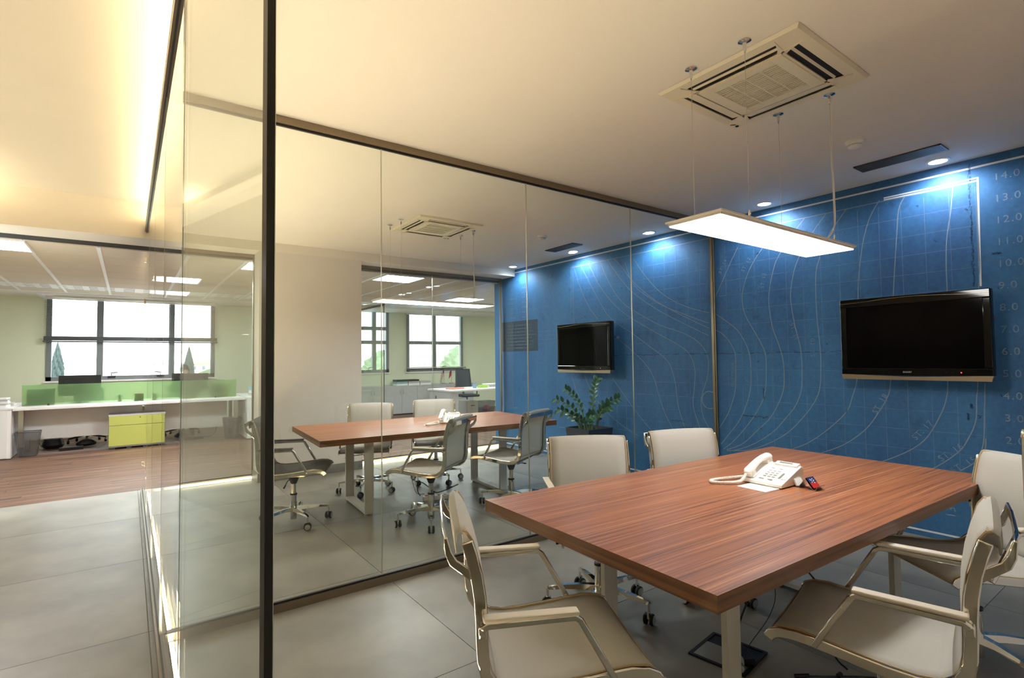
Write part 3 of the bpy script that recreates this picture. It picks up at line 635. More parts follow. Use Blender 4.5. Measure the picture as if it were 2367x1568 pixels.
CH = [('A1', 1.117, 1.367, -117.1, 0.3, 'cream mesh chair at the left end of the near table'),
      ('B1', 2.046, 0.729, 12.5, 0.9, 'cream mesh chair drawn up to the near long side of the near table'),
      ('C1', 3.078, 0.730, 54.0, 0.65, 'cream mesh chair at the right edge, behind the front chair'),
      ('D1', 2.119, 2.112, 147.8, 1.138, 'cream mesh chair on the far side of the near table, left of the pair'),
      ('E1', 2.835, 1.900, 159.1, 0.5, 'cream mesh chair on the far side of the near table, right of the pair'),
      ('B2', 2.102, 4.079, 38.1, 1.06, 'cream mesh chair seen from behind at the table past the glass, nearer the camera'),
      ('C2', 2.950, 4.084, 24.5, 0.62, 'cream mesh chair seen from behind past the glass, closer to the potted plant'),
      ('F2', 2.068, 5.463, 152.0, 0.2, 'cream mesh chair behind the glass, against the off-white wall pier'),
      ('G2', 2.861, 5.428, 156.0, 0.75, 'cream mesh chair behind the far telephone, in front of the green office')]
for i, (k, x, y, a, sp, lab) in enumerate(CH):
    o = ch0 if i == 0 else copy_tree(ch0)
    o.location = (x, y, 0); o.rotation_euler = (0, 0, R(a)); o['label'] = lab
    spin_base(o, sp if i == 0 else sp-CH[0][4])
chg = make_chair(FABRICG, mat('dark_pad', (60, 58, 56), 0.4)); chg.location = (1.165, 4.806, 0); chg.rotation_euler = (0, 0, R(-113.9))
chg['label'] = 'grey mesh chair at the left end of the table past the glass'; spin_base(chg, 0.557)

# ------------------------------------------------------------------ pendant lamps, ceiling units
def pendant(label, x0, x1, y0, y1, z, wires, group='suspended panel lamps'):
    cx_, cy_ = (x0+x1)/2, (y0+y1)/2
    t = thing('pendant_lamp', label, 'lamp', (cx_, cy_, z), 0, group); w, d = x1-x0, y1-y0
    f = MB(); e = 0.014
    f.box((0, 0, 0.016), (w, d, 0.010)).box((0, 0, 0.007), (w-0.02, d-0.02, 0.012))
    f.build('lamp_body', WHITEM, t, bevel=0.002)
    MB().box((0, 0, 0.0), (w-2*e, d-2*e, 0.006)).build('diffuser', PANELE, t)
    MB().box((w/2-0.16, 0.05, 0.03), (0.12, 0.04, 0.018)).build('driver_box', WHITEP, t)
    for i, (wx, wy) in enumerate(wires):
        x, y = wx-cx_, wy-cy_; ex, ey = max(min(x, w/2-0.03), -w/2+0.03), max(min(y, d/2-0.02), -d/2+0.02)
        hz = H-z
        MB().tube([(x, y, hz-0.04), (x, y, 0.03)], 0.0011, 6).build('suspension_wire', ALU, t)
        MB().lathe([(0.028, hz-0.001), (0.028, hz-0.004), (0.018, hz-0.008), (0.009, hz-0.010), (0.007, hz-0.04), (0.003, hz-0.055), (0, hz-0.056)], (x, y, 0), 16).build('ceiling_cup', CHROME, t, smooth=True)
        MB().lathe([(0.006, 0.02), (0.005, 0.04), (0.002, 0.05)], (x, y, 0), 10).build('wire_grip', CHROME, t, smooth=True)
        if i == 2: MB().tube(catmull([(x+0.016, y, hz-0.004), (x+0.010, y, hz-0.08), (x+0.004, y+0.002, hz*0.6), (x+0.009, y-0.002, hz*0.35), (x+0.006, y, 0.10), (x-0.03, y+0.02, 0.03)], 8), 0.0042, 6).build('power_lead', WHITEP, t, smooth=True)
    return t
pendant('flat panel lamp hanging over the near table', 1.975, 3.30, 1.228, 1.512, 1.975, [(2.199, 1.234), (2.199, 1.51), (3.032, 1.234), (3.032, 1.51)])
pendant('flat panel lamp hanging over the table past the glass', 1.975, 3.27, 4.83, 5.115, 1.972, [(2.177, 4.835), (2.177, 5.105), (3.018, 4.835), (3.018, 5.105)])
ACB = mat('cream_plastic', (232, 222, 196), 0.45); ACD = mat('dark_slot', (26, 22, 18), 0.7)
def cassette(label, x, y):
    t = thing('air_conditioner', label, 'air conditioner', (x, y, H), 0, 'ceiling cassettes')
    S = 0.366
    b = MB()
    b.add([(-S, -S, -0.002), (S, -S, -0.002), (S, S, -0.002), (-S, S, -0.002), (-S+0.012, -S+0.012, -0.016), (S-0.012, -S+0.012, -0.016), (S-0.012, S-0.012, -0.016), (-S+0.012, S-0.012, -0.016)], [(0, 1, 5, 4), (1, 2, 6, 5), (2, 3, 7, 6), (3, 0, 4, 7)])
    # flat face built as a frame around four slots and the grille opening
    i0, i1, L_ = 0.228, 0.300, 0.235
    Fz = -0.016; E = S-0.012
    def q(x0, x1, y0, y1): b.add([(x0, y0, Fz), (x1, y0, Fz), (x1, y1, Fz), (x0, y1, Fz)], [(0, 1, 2, 3)])
    for k in range(4):
        M_ = Matrix.Rotation(k*math.pi/2, 3, 'Z')
        def qq(x0, x1, y0, y1, z=Fz, m=0): b.add([tuple(M_ @ Vector(p)) for p in ((x0, y0, z), (x1, y0, z), (x1, y1, z), (x0, y1, z))], [(0, 1, 2, 3)], m)
        qq(-L_, L_, i1, E); qq(L_, E, L_, E); qq(-L_, L_, 0.215, i0)
    b.build('panel', ACB, t)
    for k in range(4):
        sl = MB().box((0, 0.264, 0.016), (0.47, 0.072, 0.05)); lv = MB()
        me = sl.mesh('air_slot'); o = obj('air_slot', me, ACD, t, rot=(0, 0, k*math.pi/2))
        if k in (0, 1, 2, 3):
            l2 = MB().box((0, 0.262, -0.010), (0.44, 0.056 if k in (0, 3) else 0.014, 0.006), rot=(R(8 if k in (0, 3) else 35), 0, 0)).build('louver', ACB, t, rot=(0, 0, k*math.pi/2))
        MB().prism([(-0.235, 0.222), (-0.205, 0.234), (-0.222, 0.262), (-0.245, 0.335)], -0.020, -0.014).build('corner_cover', ACB, t, rot=(0, 0, k*math.pi/2)); MB().prism([(0.235, 0.222), (0.205, 0.234), (0.222, 0.262), (0.245, 0.335)], -0.020, -0.014).build('corner_cover', ACB, t, rot=(0, 0, k*math.pi/2))
    MB().bx(-0.215, 0.215, -0.215, -0.16, -0.022, -0.014).bx(-0.215, 0.215, 0.16, 0.215, -0.022, -0.014).bx(-0.215, -0.16, -0.16, 0.16, -0.022, -0.014).bx(0.16, 0.215, -0.16, 0.16, -0.022, -0.014).build('grille_frame', ACB, t, bevel=0.002)
    MB().box((0, 0, -0.006), (0.33, 0.33, 0.004)).build('filter', ACD, t)
    for k in range(18): MB().box((-0.16+0.32*(k+0.5)/18, 0, -0.014), (0.0068, 0.32, 0.010)).build('grille_bar', ACB, t)
    for k in range(3): MB().box((0, -0.16+0.32*(k+1)/4, -0.017), (0.32, 0.006, 0.008)).build('grille_rib', ACB, t)
    MB().lathe([(0.010, -0.0165), (0.010, -0.019), (0, -0.020)], (0.325, 0.325, 0), 12).build('receiver_eye', BLACK, t)
    MB().box((0.29, 0.33, -0.017), (0.03, 0.008, 0.002), rot=(0, 0, R(-45))).build('badge', DGREY, t)
    return t
cassette('ceiling cassette air conditioner above the near table', 2.623, 1.392)
cassette('ceiling cassette air conditioner past the glass partition', 2.620, 4.935)
DET = mat('detector_white', (240, 238, 234), 0.4)
def detector(label, x, y):
    t = thing('smoke_detector', label, 'smoke detector', (x, y, H), 0, 'smoke detectors')
    MB().lathe([(0.056, 0.0), (0.056, -0.012), (0.050, -0.016), (0.0, -0.017)], (0, 0, 0), 24).build('base', DET, t, smooth=True)
    MB().lathe([(0.049, -0.015), (0.049, -0.026), (0.042, -0.028)], (0, 0, 0), 24, 0).lathe([(0.042, -0.030), (0.040, -0.040), (0.028, -0.048), (0, -0.049)], (0, 0, 0), 24, 0).build('sensor_cap', DET, t, smooth=True)
    MB().lathe([(0.0415, -0.028), (0.0415, -0.033)], (0, 0, 0), 24).build('smoke_slot', BLACK, t)
    return t
detector('round white smoke detector near the slot vent of the front room', 3.84, 1.42)
detector('round white smoke detector past the glass partition', 3.81, 4.62)
def vent(label, x, y, L_=0.50):
    t = thing('slot_vent', label, 'vent', (x, y, H), 0, 'ceiling slot vents')
    MB().box((0, 0, -0.003), (0.155, L_, 0.006)).build('backing', BLACK, t)
    MB().bx(-0.085, -0.072, -L_/2-0.01, L_/2+0.01, -0.010, 0).bx(0.072, 0.085, -L_/2-0.01, L_/2+0.01, -0.010, 0).bx(-0.085, 0.085, -L_/2-0.012, -L_/2, -0.010, 0).bx(-0.085, 0.085, L_/2, L_/2+0.012, -0.010, 0).build('frame', DGREY, t)
    for k in range(9): MB().box((-0.064+0.016*k, 0, -0.008), (0.007, L_, 0.006)).build('slat', mat('vent_grey', (112, 110, 108), 0.4, metal=0.5), t)
    return t
vent('dark slotted ceiling vent next to the front spotlight', 4.44, 1.365)
vent('dark slotted ceiling vent past the glass partition', 4.43, 4.95)
def spot(label, x, y):
    t = thing('spotlight', label, 'spotlight', (x, y, H), 0, 'recessed spotlights along the mural')
    MB().lathe([(0.050, -0.001), (0.074, -0.001), (0.072, -0.006), (0.056, -0.009), (0.052, -0.004)], (0, 0, 0), 24).build('trim_ring', WHITEP, t, smooth=True)
    MB().lathe([(0.0, -0.014), (0.030, -0.0135), (0.052, -0.009), (0.052, -0.0005)], (0, 0, 0), 24).build('lamp_face', SPOTE, t)
    ld = bpy.data.lights.new('spot_beam', 'SPOT'); ld.energy = SPOT_W; ld.color = (0.80, 0.90, 1.0); ld.spot_size = R(165); ld.spot_blend = 0.7; ld.shadow_soft_size = 0.04
    lo = bpy.data.objects.new('spot_beam', ld); COL.objects.link(lo); lo.parent = t; lo.location = (0, 0, -0.045); lo.rotation_euler = (0, R(-8), 0)
    return t
for x, y, lab in [(4.735, 1.22, 'lit spotlight beside the front slot vent'), (4.71, 2.50, 'lit spotlight behind the hanging lamp of the front room'), (4.71, 3.82, 'lit spotlight just past the glass partition'), (4.70, 5.06, 'lit spotlight beside the rear slot vent'), (4.70, 6.40, 'lit spotlight in the far corner by the beam')]: spot(lab, x, y)

# ------------------------------------------------------------------ televisions
CHAMPT = mat('champagne_trim', (168, 154, 132), 0.3, metal=0.8)
def tv(label, y0, y1, z0, z1, logo):
    yc, zc = (y0+y1)/2, (z0+z1)/2; w, h = y1-y0, z1-z0
    t = thing('television', label, 'television', (4.70, yc, zc), 0, 'wall televisions')
    # local: screen faces -X; local Y is world Y
    MB().bx(0.0, 0.055, -w/2, w/2, -h/2+0.03, h/2).bx(0.055, 0.09, -w/2+0.12, w/2-0.12, -h/2+0.08, h/2-0.08).build('cabinet', BLACK, t, bevel=0.006)
    bz = MB(); n = 16
    def wave(k): return 0.010*math.cos((k/n-0.5)*2*math.pi)
    ring_o = [(-w/2, -h/2+0.035), (w/2, -h/2+0.035), (w/2, h/2), (-w/2, h/2)]
    for (a0, a1, c0, c1) in ((-w/2, w/2, h/2-0.062, h/2), (-w/2, w/2, -h/2+0.03, -h/2+0.085), (-w/2, -w/2+0.045, -h/2+0.085, h/2-0.062), (w/2-0.045, w/2, -h/2+0.085, h/2-0.062)): bz.bx(-0.016, 0.0, a0, a1, c0, c1)
    bz.build('bezel', GLOSSB, t, bevel=0.006)
    MB().bx(-0.006, -0.001, -w/2+0.04, w/2-0.04, -h/2+0.08, h/2-0.055).build('screen', SCREEN, t)
    pts = [(-w/2+w*k/n, -h/2+0.034-0.012*(0.5+0.5*math.cos((k/n-0.5)*2*math.pi))) for k in range(n+1)]
    MB().prism(pts + [(w/2-0.01, -h/2-0.004), (-w/2+0.01, -h/2-0.004)], -0.018, 0.045, axis='X').build('bottom_trim', CHAMPT, t)
    MB().sweep([(-0.017, a, h/2-0.022+0.010*math.cos((a/w)*2*math.pi*1.0)) for a in [-w/2+0.01+(w-0.02)*k/20 for k in range(21)]], [(-0.001, -0.002), (0.001, -0.002), (0.001, 0.002), (-0.001, 0.002)], upv=(-1, 0, 0)).build('accent_line', CHAMPT, t)
    if logo:
        me = text_mesh('SHARP', 0.017, 1.15, ext=0.0004)
        o = obj('maker_lettering', me, mat('silver_print', (210, 210, 208), 0.35), t)
        o.matrix_local = Matrix.Translation((-0.0168, 0.02, -h/2+0.055)) @ Matrix(((0, 0, -1), (-1, 0, 0), (0, 1, 0))).to_4x4()
    MB().lathe([(0.0, -0.0175), (0.004, -0.0175), (0.004, -0.016)], (0, -w/2+0.17, -h/2+0.055), 10, axis='X').build('standby_light', emit('standby_red', (1, 0.05, 0.08), 2.0), t)
    for k in range(2): MB().box((-0.0165, -w/2+0.22+0.035*k, -h/2+0.055), (0.002, 0.006, 0.003)).build('indicator', DGREY, t)
    mnt = MB().bx(0.09, 0.12, -0.2, 0.2, -0.15, 0.15).bx(0.12, 0.185, -0.05, 0.05, -0.05, 0.05).bx(0.185, 0.199, -0.14, 0.14, -0.16, 0.16)
    mnt.bx(0.10, 0.16, -w/2+0.01, -w/2+0.03, 0.10, 0.13); mnt.build('wall_mount', ALU, t)
    return t
tv('large black television on the mural in the front room', 0.957, 1.886, 1.194, 1.824, True)
tv('black television on the mural past the glass, above the potted plant', 4.42, 5.39, 1.20, 1.83, False)
# ------------------------------------------------------------------ telephones and table items
KEYG = mat('key_grey', (176, 176, 172), 0.5); LCD = mat('lcd_grey', (120, 124, 112), 0.3); REDK = mat('red_key', (206, 90, 80), 0.5)
def coil(pts, r, turns, seg=5, wire=0.0026):
    C_ = catmull(pts, 40); n = len(C_); path = []
    per = 8; tot = turns*per
    for k in range(tot+1):
        u = k/tot*(n-1); i = min(int(u), n-2); p = C_[i].lerp(C_[i+1], u-i); t = (C_[min(i+1, n-1)]-C_[i]).normalized()
        s_ = t.cross(Vector((0, 0, 1))).normalized(); q = s_.cross(t); a = 2*math.pi*k/per
        path.append(p + s_*r*math.cos(a) + q*r*math.sin(a))
    return MB().tube(path, wire, seg)
def phone(label, loc, rz, turns=105):
    t = thing('desk_phone', label, 'telephone', loc, rz, 'white desk phones')
    w, d, h0, h1 = 0.205, 0.205, 0.024, 0.088; ta = (h1-h0)/d
    MB().prism([(-d/2, 0.004), (d/2, 0.004), (d/2, h1-0.006), (d/2-0.02, h1), (-d/2+0.008, h0), (-d/2, h0-0.006)], -w/2, w/2, axis='X').build('body', WHITEP, t, bevel=0.004)
    A = math.atan(ta); Mx = Matrix.Rotation(A, 3, 'X')
    def face(x, y, lift=0.0): return (x, y, h0+(y+d/2)*ta+lift)
    def key(name, x, y, sx, sy, m, hgt=0.004): return MB().box(face(x, y, hgt/2), (sx, sy, hgt), rot=Mx).build(name, m, t, bevel=0.001)
    key('display_housing', 0.035, 0.076, 0.115, 0.034, WHITEP, 0.014)
    MB().box(face(0.03, 0.077, 0.0150), (0.066, 0.012, 0.002), rot=Mx).build('display', LCD, t)
    for r_ in range(4):
        for c_ in range(3): key('key', -0.012+0.022*c_, 0.006-0.019*r_, 0.014, 0.009, KEYG)
    for x in (-0.012, 0.03): key('function_key', x, 0.030, 0.016, 0.007, REDK)
    key('index_strip', 0.062, -0.018, 0.012, 0.078, LCD, 0.002)
    for r_ in range(7): key('line_key', 0.086, 0.018-0.0125*r_, 0.022, 0.007, WHITEP, 0.003)
    for x in (-0.014, 0.03): key('wide_key', x, -0.078, 0.026, 0.006, KEYG, 0.003)
    key('cradle', -0.072, 0.0, 0.05, 0.19, WHITEP, 0.006)
    hp = []; sc = []
    for k in range(13):
        u = k/12; y = -0.108+0.212*u; arch = 0.020*math.sin(math.pi*u)
        hp.append((-0.074, y, h0+(y+d/2)*ta+0.026+arch)); e = abs(u-0.5)*2; sc.append(0.55 if k in (0, 12) else (0.78+0.34*e**2.2))
    prof = [(0.026*math.cos(a), 0.017*math.sin(a)) for a in [2*math.pi*q/14 for q in range(14)]]
    hs_ = MB().sweep(hp, prof, scales=sc, upv=(0, 0, 1)); hs_.box(face(-0.074, -0.078, 0.016), (0.042, 0.046, 0.026), rot=Mx); hs_.box(face(-0.074, 0.075, 0.016), (0.042, 0.046, 0.030), rot=Mx)
    hs_.build('handset', WHITEP, t, smooth=True, bevel=0.004)
    coil([(-0.074, -0.115, 0.045), (-0.078, -0.16, 0.016), (-0.11, -0.21, 0.010), (-0.16, -0.26, 0.010), (-0.19, -0.24, 0.010), (-0.185, -0.17, 0.010), (-0.15, -0.06, 0.012), (-0.108, 0.0, 0.016)], 0.0052, turns).build('coiled_cord', WHITEP, t, smooth=True)
    return t
phone('white desk phone with coiled cord on the near table', (2.645, 1.402, 0.74), R(-92))
phone('white desk phone on the table past the glass', (2.66, 4.75, 0.74), R(-38), 60)
tag(MB().bx(-0.065, 0.065, -0.075, 0.075, 0, 0.0012).build('paper_sheet', PAPER, None, (2.50, 1.395, 0.7402), (0, 0, R(-4))), 'white sheet of paper under the near phone', 'paper')
tag(MB().bx(-0.08, 0.08, -0.05, 0.05, 0, 0.0012).build('paper_sheet', PAPER, None, (2.45, 4.72, 0.7402), (0, 0, R(15))), 'white note beside the phone past the glass', 'paper')
chd = thing('card_holder', 'small chrome card holder with a blue and red card on the near table', 'card holder', (2.668, 1.235, 0.74), R(-96))
pr = [(-0.062, 0.030), (-0.048, 0.003), (-0.036, 0.003), (-0.004, 0.050), (0.034, 0.003), (0.046, 0.003), (0.056, 0.022)]
sp_ = MB()
for k in range(len(pr)-1):
    (a, b_), (c_, d_) = pr[k], pr[k+1]; L_ = math.hypot(c_-a, d_-b_); sp_.box(((a+c_)/2, 0, (b_+d_)/2), (L_+0.0015, 0.062, 0.0015), rot=(0, -math.atan2(d_-b_, c_-a), 0))
sp_.build('steel_strip', CHROME, chd)
an = -math.atan2(-0.047, 0.038)
cdm = Matrix.Rotation(an, 3, 'Y')
def on_card(mb, u, v, du, dv, m, lift=0.0):
    base = Vector((0.018, 0, 0.031)) + cdm @ Vector((u, v, 0.002+lift)); return mb.box(base, (du, dv, 0.001), m, rot=cdm)
cb_ = MB(); on_card(cb_, -0.014, 0, 0.030, 0.056, 0); on_card(cb_, 0.014, 0, 0.026, 0.056, 1)
for u, v in ((-0.018, 0.006), (-0.012, -0.006), (-0.006, 0.004), (-0.002, -0.010), (-0.016, -0.012), (-0.010, 0.012), (0.002, 0.008)): on_card(cb_, u, v, 0.005, 0.005, 2, 0.0008)
cb_.build('business_card', [mat('card_blue', (34, 52, 104), 0.4), mat('card_red', (196, 52, 48), 0.4), PAPER], chd)
MB().box((-0.055, 0, 0.020), (0.010, 0.056, 0.034), rot=(0, R(-28), 0)).build('card_stack', PAPER, chd)

# ------------------------------------------------------------------ potted plant
LEAF = mat('glossy_leaf', (52, 92, 46), 0.3, var=0.3, scale=20); STEM = mat('plant_stem', (96, 116, 62), 0.5); POTM = mat('anthracite_pot', (48, 48, 52), 0.5); SOIL = mat('soil', (40, 32, 26), 0.9)
pl = thing('potted_plant', 'dark green zamioculcas in an anthracite square pot under the far television', 'plant', (4.60, 4.72, 0))
pp = MB(); a, b_ = 0.205, 0.15
pp.add([(-b_, -b_, 0), (b_, -b_, 0), (b_, b_, 0), (-b_, b_, 0), (-a, -a, 0.53), (a, -a, 0.53), (a, a, 0.53), (-a, a, 0.53), (-a+0.015, -a+0.015, 0.53), (a-0.015, -a+0.015, 0.53), (a-0.015, a-0.015, 0.53), (-a+0.015, a-0.015, 0.53), (-a+0.02, -a+0.02, 0.49), (a-0.02, -a+0.02, 0.49), (a-0.02, a-0.02, 0.49), (-a+0.02, a-0.02, 0.49)],
       [(3, 2, 1, 0)] + [(k, (k+1) % 4, 4+(k+1) % 4, 4+k) for k in range(4)] + [(4+k, 4+(k+1) % 4, 8+(k+1) % 4, 8+k) for k in range(4)] + [(8+k, 8+(k+1) % 4, 12+(k+1) % 4, 12+k) for k in range(4)])
pp.build('pot', POTM, pl)
MB().bx(-a+0.02, a-0.02, -a+0.02, a-0.02, 0.47, 0.50).build('soil', SOIL, pl)
lf = MB(); n = 5; L_ = 0.085
lv_ = []; fc_ = []
for k in range(n+1):
    u = k/n; wd = 0.021*math.sin(math.pi*min(1, 0.08+0.92*u))*(1.15-0.35*u); lv_ += [(-wd, L_*u, 0.006*math.sin(math.pi*u)+0.004), (0, L_*u, 0.006*math.sin(math.pi*u)), (wd, L_*u, 0.006*math.sin(math.pi*u)+0.004)]
for k in range(n): fc_ += [(3*k, 3*k+1, 3*k+4, 3*k+3), (3*k+1, 3*k+2, 3*k+5, 3*k+4)]
lm_ = MB().add(lv_, fc_).mesh('leaf'); lm_.materials.append(LEAF); lm_.polygons.foreach_set('use_smooth', [True]*len(lm_.polygons))
STEMS = [((0.02, -0.03), (0.06, -0.10), 1.12, 16), ((-0.02, 0.05), (-0.10, 0.30), 0.99, 14), ((0.0, 0.12), (-0.16, 0.42), 0.86, 12), ((0.05, -0.08), (0.10, -0.40), 0.90, 14), ((0.07, -0.05), (0.06, -0.28), 0.80, 12), ((-0.05, -0.06), (-0.20, -0.24), 0.72, 10), ((-0.04, 0.10), (-0.24, 0.24), 0.74, 10), ((0.03, 0.0), (-0.05, -0.14), 0.70, 8), ((0.0, 0.02), (-0.12, 0.10), 0.66, 8), ((-0.02, 0.14), (-0.08, 0.50), 0.70, 8)]
for (bx_, by_), (tx, ty), hz, nl in STEMS:
    P_ = catmull([(bx_, by_, 0.49), (bx_+0.15*(tx-bx_), by_+0.12*(ty-by_), 0.49+(hz-0.49)*0.42), (bx_+0.5*(tx-bx_), by_+0.45*(ty-by_), 0.49+(hz-0.49)*0.80), (tx, ty, hz)], 8)
    s_ = MB().tube(P_, 0.009, 6, scales=[1.3-1.0*k/(len(P_)-1) for k in range(len(P_))]).build('stem', STEM, pl, smooth=True)
    for k in range(nl):
        u = 0.34+0.66*k/(nl-1); q = u*(len(P_)-1); i = min(int(q), len(P_)-2); p = P_[i].lerp(P_[i+1], q-i); td = (P_[i+1]-P_[i]).normalized()
        sd = td.cross(Vector((1, 0, 0.2))).normalized()*(1 if k % 2 else -1)
        dr_ = (sd*0.9+td*0.55+Vector((random.uniform(-.15, .15), 0, 0.05))).normalized()
        x_ = dr_.cross(Vector((-0.6, -0.6, 0.5))).normalized(); z_ = x_.cross(dr_)
        M_ = Matrix((x_, dr_, z_)).transposed().to_4x4(); M_.translation = p
        o = bpy.data.objects.new('leaf', lm_); COL.objects.link(o); o.parent = s_; k_ = random.uniform(0.8, 1.15)
        o.matrix_local = M_ @ Matrix.Scale(k_, 4)

# ------------------------------------------------------------------ floor box, power strip, cables
fb = thing('floor_box', 'open floor socket box under the near table', 'floor box', (2.27, 1.44, 0), R(8))
MB().bx(-0.13, 0.13, -0.13, -0.115, 0.0002, 0.008).bx(-0.13, 0.13, 0.115, 0.13, 0.0002, 0.008).bx(-0.13, -0.115, -0.115, 0.115, 0.0002, 0.008).bx(0.115, 0.13, -0.115, 0.115, 0.0002, 0.008).build('frame', BLACK, fb)
MB().bx(-0.115, 0.03, -0.115, 0.115, 0.0002, 0.006).build('lid', ALU, fb); MB().bx(0.03, 0.115, -0.115, 0.115, 0.0002, 0.004).build('socket_tray', BLACK, fb)
tag(MB().box((0, 0, 0.016), (0.13, 0.05, 0.030)).tube(catmull([(0.06, 0, 0.02), (0.09, 0.02, 0.03), (0.10, 0.05, 0.02)], 6), 0.004, 6).build('power_adapter', BLACK, None, (2.28, 1.37, 0.009), (0, 0, R(55)), bevel=0.006), 'black power adapter lying on the floor box', 'adapter')
tag(MB().tube(catmull([(2.30, 1.40, 0.05), (2.20, 1.36, 0.10), (2.15, 1.28, 0.30), (2.20, 1.20, 0.48), (2.32, 1.16, 0.50), (2.44, 1.12, 0.40), (2.52, 1.10, 0.25), (2.55, 1.10, 0.06), (2.56, 1.05, 0.006)], 10), 0.004, 6).build('cable', BLACK, None, smooth=True), 'thick black cable looping up under the near table', 'cable')
tag(MB().tube(catmull([(2.32, 1.27, 0.686), (2.315, 1.27, 0.5), (2.35, 1.25, 0.33), (2.33, 1.27, 0.22), (2.29, 1.33, 0.10), (2.28, 1.36, 0.045)], 10), 0.0016, 5).build('cable', BLACK, None, smooth=True), 'thin grey cable hanging from the near table top', 'cable')
tag(MB().tube(catmull([(2.60, 0.95, 0.004), (2.52, 1.02, 0.005), (2.44, 1.08, 0.005), (2.38, 1.13, 0.005)], 10), 0.004, 6).tube([(2.38, 1.13, 0.008), (2.33, 1.165, 0.008)], 0.008, 8).lathe([(0, -0.014), (0.010, -0.010), (0.010, 0.010), (0, 0.014)], (2.48, 1.05, 0.012), 10, axis='X').build('cable', BLACK, None, smooth=True), 'loose black cable with a plug on the floor under the near table', 'cable')
ps = thing('power_strip', 'white power strip with red switch under the table past the glass', 'power strip', (2.52, 4.70, 0), R(-17))
MB().box((0, 0, 0.022), (0.34, 0.055, 0.042)).build('body', WHITEP, ps, bevel=0.005); MB().box((-0.135, 0, 0.046), (0.03, 0.018, 0.010)).build('switch', mat('red_switch', (214, 44, 36), 0.4), ps)
for k in range(4): MB().lathe([(0.017, 0.043), (0.017, 0.0445), (0.0, 0.0446)], (-0.07+0.06*k, 0, 0), 14).build('socket', DGREY, ps)
tag(MB().tube(catmull([(2.35, 4.79, 0.04), (2.33, 4.81, 0.10), (2.38, 4.84, 0.16), (2.46, 4.80, 0.10), (2.50, 4.75, 0.06), (2.57, 4.72, 0.07), (2.66, 4.72, 0.09), (2.74, 4.72, 0.11)], 8), 0.005, 6).build('cable', BLACK, None, smooth=True), 'black cables lying over the white power strip', 'cable')
tag(MB().tube(catmull([(2.34, 4.95, 0.68), (2.33, 4.94, 0.4), (2.31, 4.9, 0.22), (2.34, 4.86, 0.06), (2.40, 4.80, 0.05)], 8), 0.003, 6).build('cable', BLACK, None, smooth=True), 'black cable dropping from the table past the glass', 'cable')

# ------------------------------------------------------------------ open office, left: bench desk
for i, (x, y) in enumerate(PANELS):
    labs = ['square ceiling light panel at the far left edge', 'square ceiling light panel over the bench desk, nearer row', 'square ceiling light panel over the bench desk, row at the window', 'square ceiling light panel beside the dark glass post', 'square ceiling light panel over the glass office desk', 'square ceiling light panel behind the off-white wall pier', 'square ceiling light panel at the right of the glass office']
    t = thing('ceiling_panel_light', labs[i], 'lamp', (x+0.29, y+0.29, ZO), 0, 'office ceiling panels')
    MB().bx(-0.29, 0.29, -0.29, 0.29, -0.010, -0.004).build('diffuser', OFFE, t)
    MB().bx(-0.30, 0.30, -0.30, -0.288, -0.014, 0).bx(-0.30, 0.30, 0.288, 0.30, -0.014, 0).bx(-0.30, -0.288, -0.288, 0.288, -0.014, 0).bx(0.288, 0.30, -0.288, 0.288, -0.014, 0).build('frame', RAIL, t)
for x, y, lab in ((4.13, 8.03, 'small round downlight nearer the glass wall in the office ceiling'), (4.155, 9.2, 'small round downlight farther back in the office ceiling')):
    t = thing('downlight', lab, 'lamp', (x, y, ZO), 0, 'office downlights')
    MB().lathe([(0.05, -0.001), (0.07, -0.006), (0.075, 0)], (0, 0, 0), 20).build('ring', WHITEP, t); MB().lathe([(0, -0.004), (0.05, -0.003)], (0, 0, 0), 20).build('lamp_face', OFFE, t)
dk = thing('bench_desk', 'long white bench desk under the wide window', 'desk', (0.17, 11.3, 0))
def rel(mb, root):
    ox, oy, oz = root.location; mb.v = [(a-ox, b_-oy, c_-oz) for a, b_, c_ in mb.v]; return mb
rel(MB().bx(-1.362, 1.72, 10.60, 11.62, 0.70, 0.74), dk).build('desk_top', WHITEL, dk, bevel=0.004)
rel(MB().bx(-1.32, 1.50, 11.08, 11.10, 0.21, 0.70), dk).build('modesty_panel', WHITEL, dk)
for x in (-1.30, 1.62):
    for y in (10.9, 11.55): rel(MB().bx(x-0.03, x+0.03, y-0.03, y+0.03, 0, 0.70), dk).build('leg', ALU, dk)
ds = thing('desk_screen', 'green frosted glass screen standing on the bench desk', 'screen', (0.165, 11.0, 0.74))
rel(MB().bx(-1.31, 1.64, 10.994, 11.006, 0.745, 1.065), ds).build('frosted_pane', FROST, ds)
for x in (-1.0, 0.2, 1.3): rel(MB().bx(x-0.012, x+0.012, 10.985, 11.015, 0.74, 0.765), ds).build('clamp', DGREY, ds)
def monitor(label, x0, x1, y, z0, z1, tilt=0.0):
    t = thing('monitor', label, 'monitor', ((x0+x1)/2, y, 0.74), tilt, 'monitors behind the green screen'); w = (x1-x0)/2
    MB().bx(-w, w, 0, 0.02, z0-0.74, z1-0.74).bx(-w*0.75, w*0.75, -0.025, 0, z0-0.68, z1-0.80).build('back_shell', BLACK, t, bevel=0.004)
    MB().bx(-w+0.015, w-0.015, 0.0201, 0.022, z0-0.725, z1-0.755).build('display', SCREEN, t)
    MB().bx(-0.03, 0.03, -0.045, -0.025, 0.01, z1-0.95).lathe([(0.11, 0), (0.11, 0.010), (0.0, 0.014)], (0, -0.02, 0), 20).build('stand', BLACK, t)
monitor('black monitor rising above the green screen, left of the glass edge', -0.91, -0.36, 11.3, 0.86, 1.195)
monitor('black monitor rising above the green screen in front of the person', 0.665, 1.215, 11.3, 0.86, 1.185)
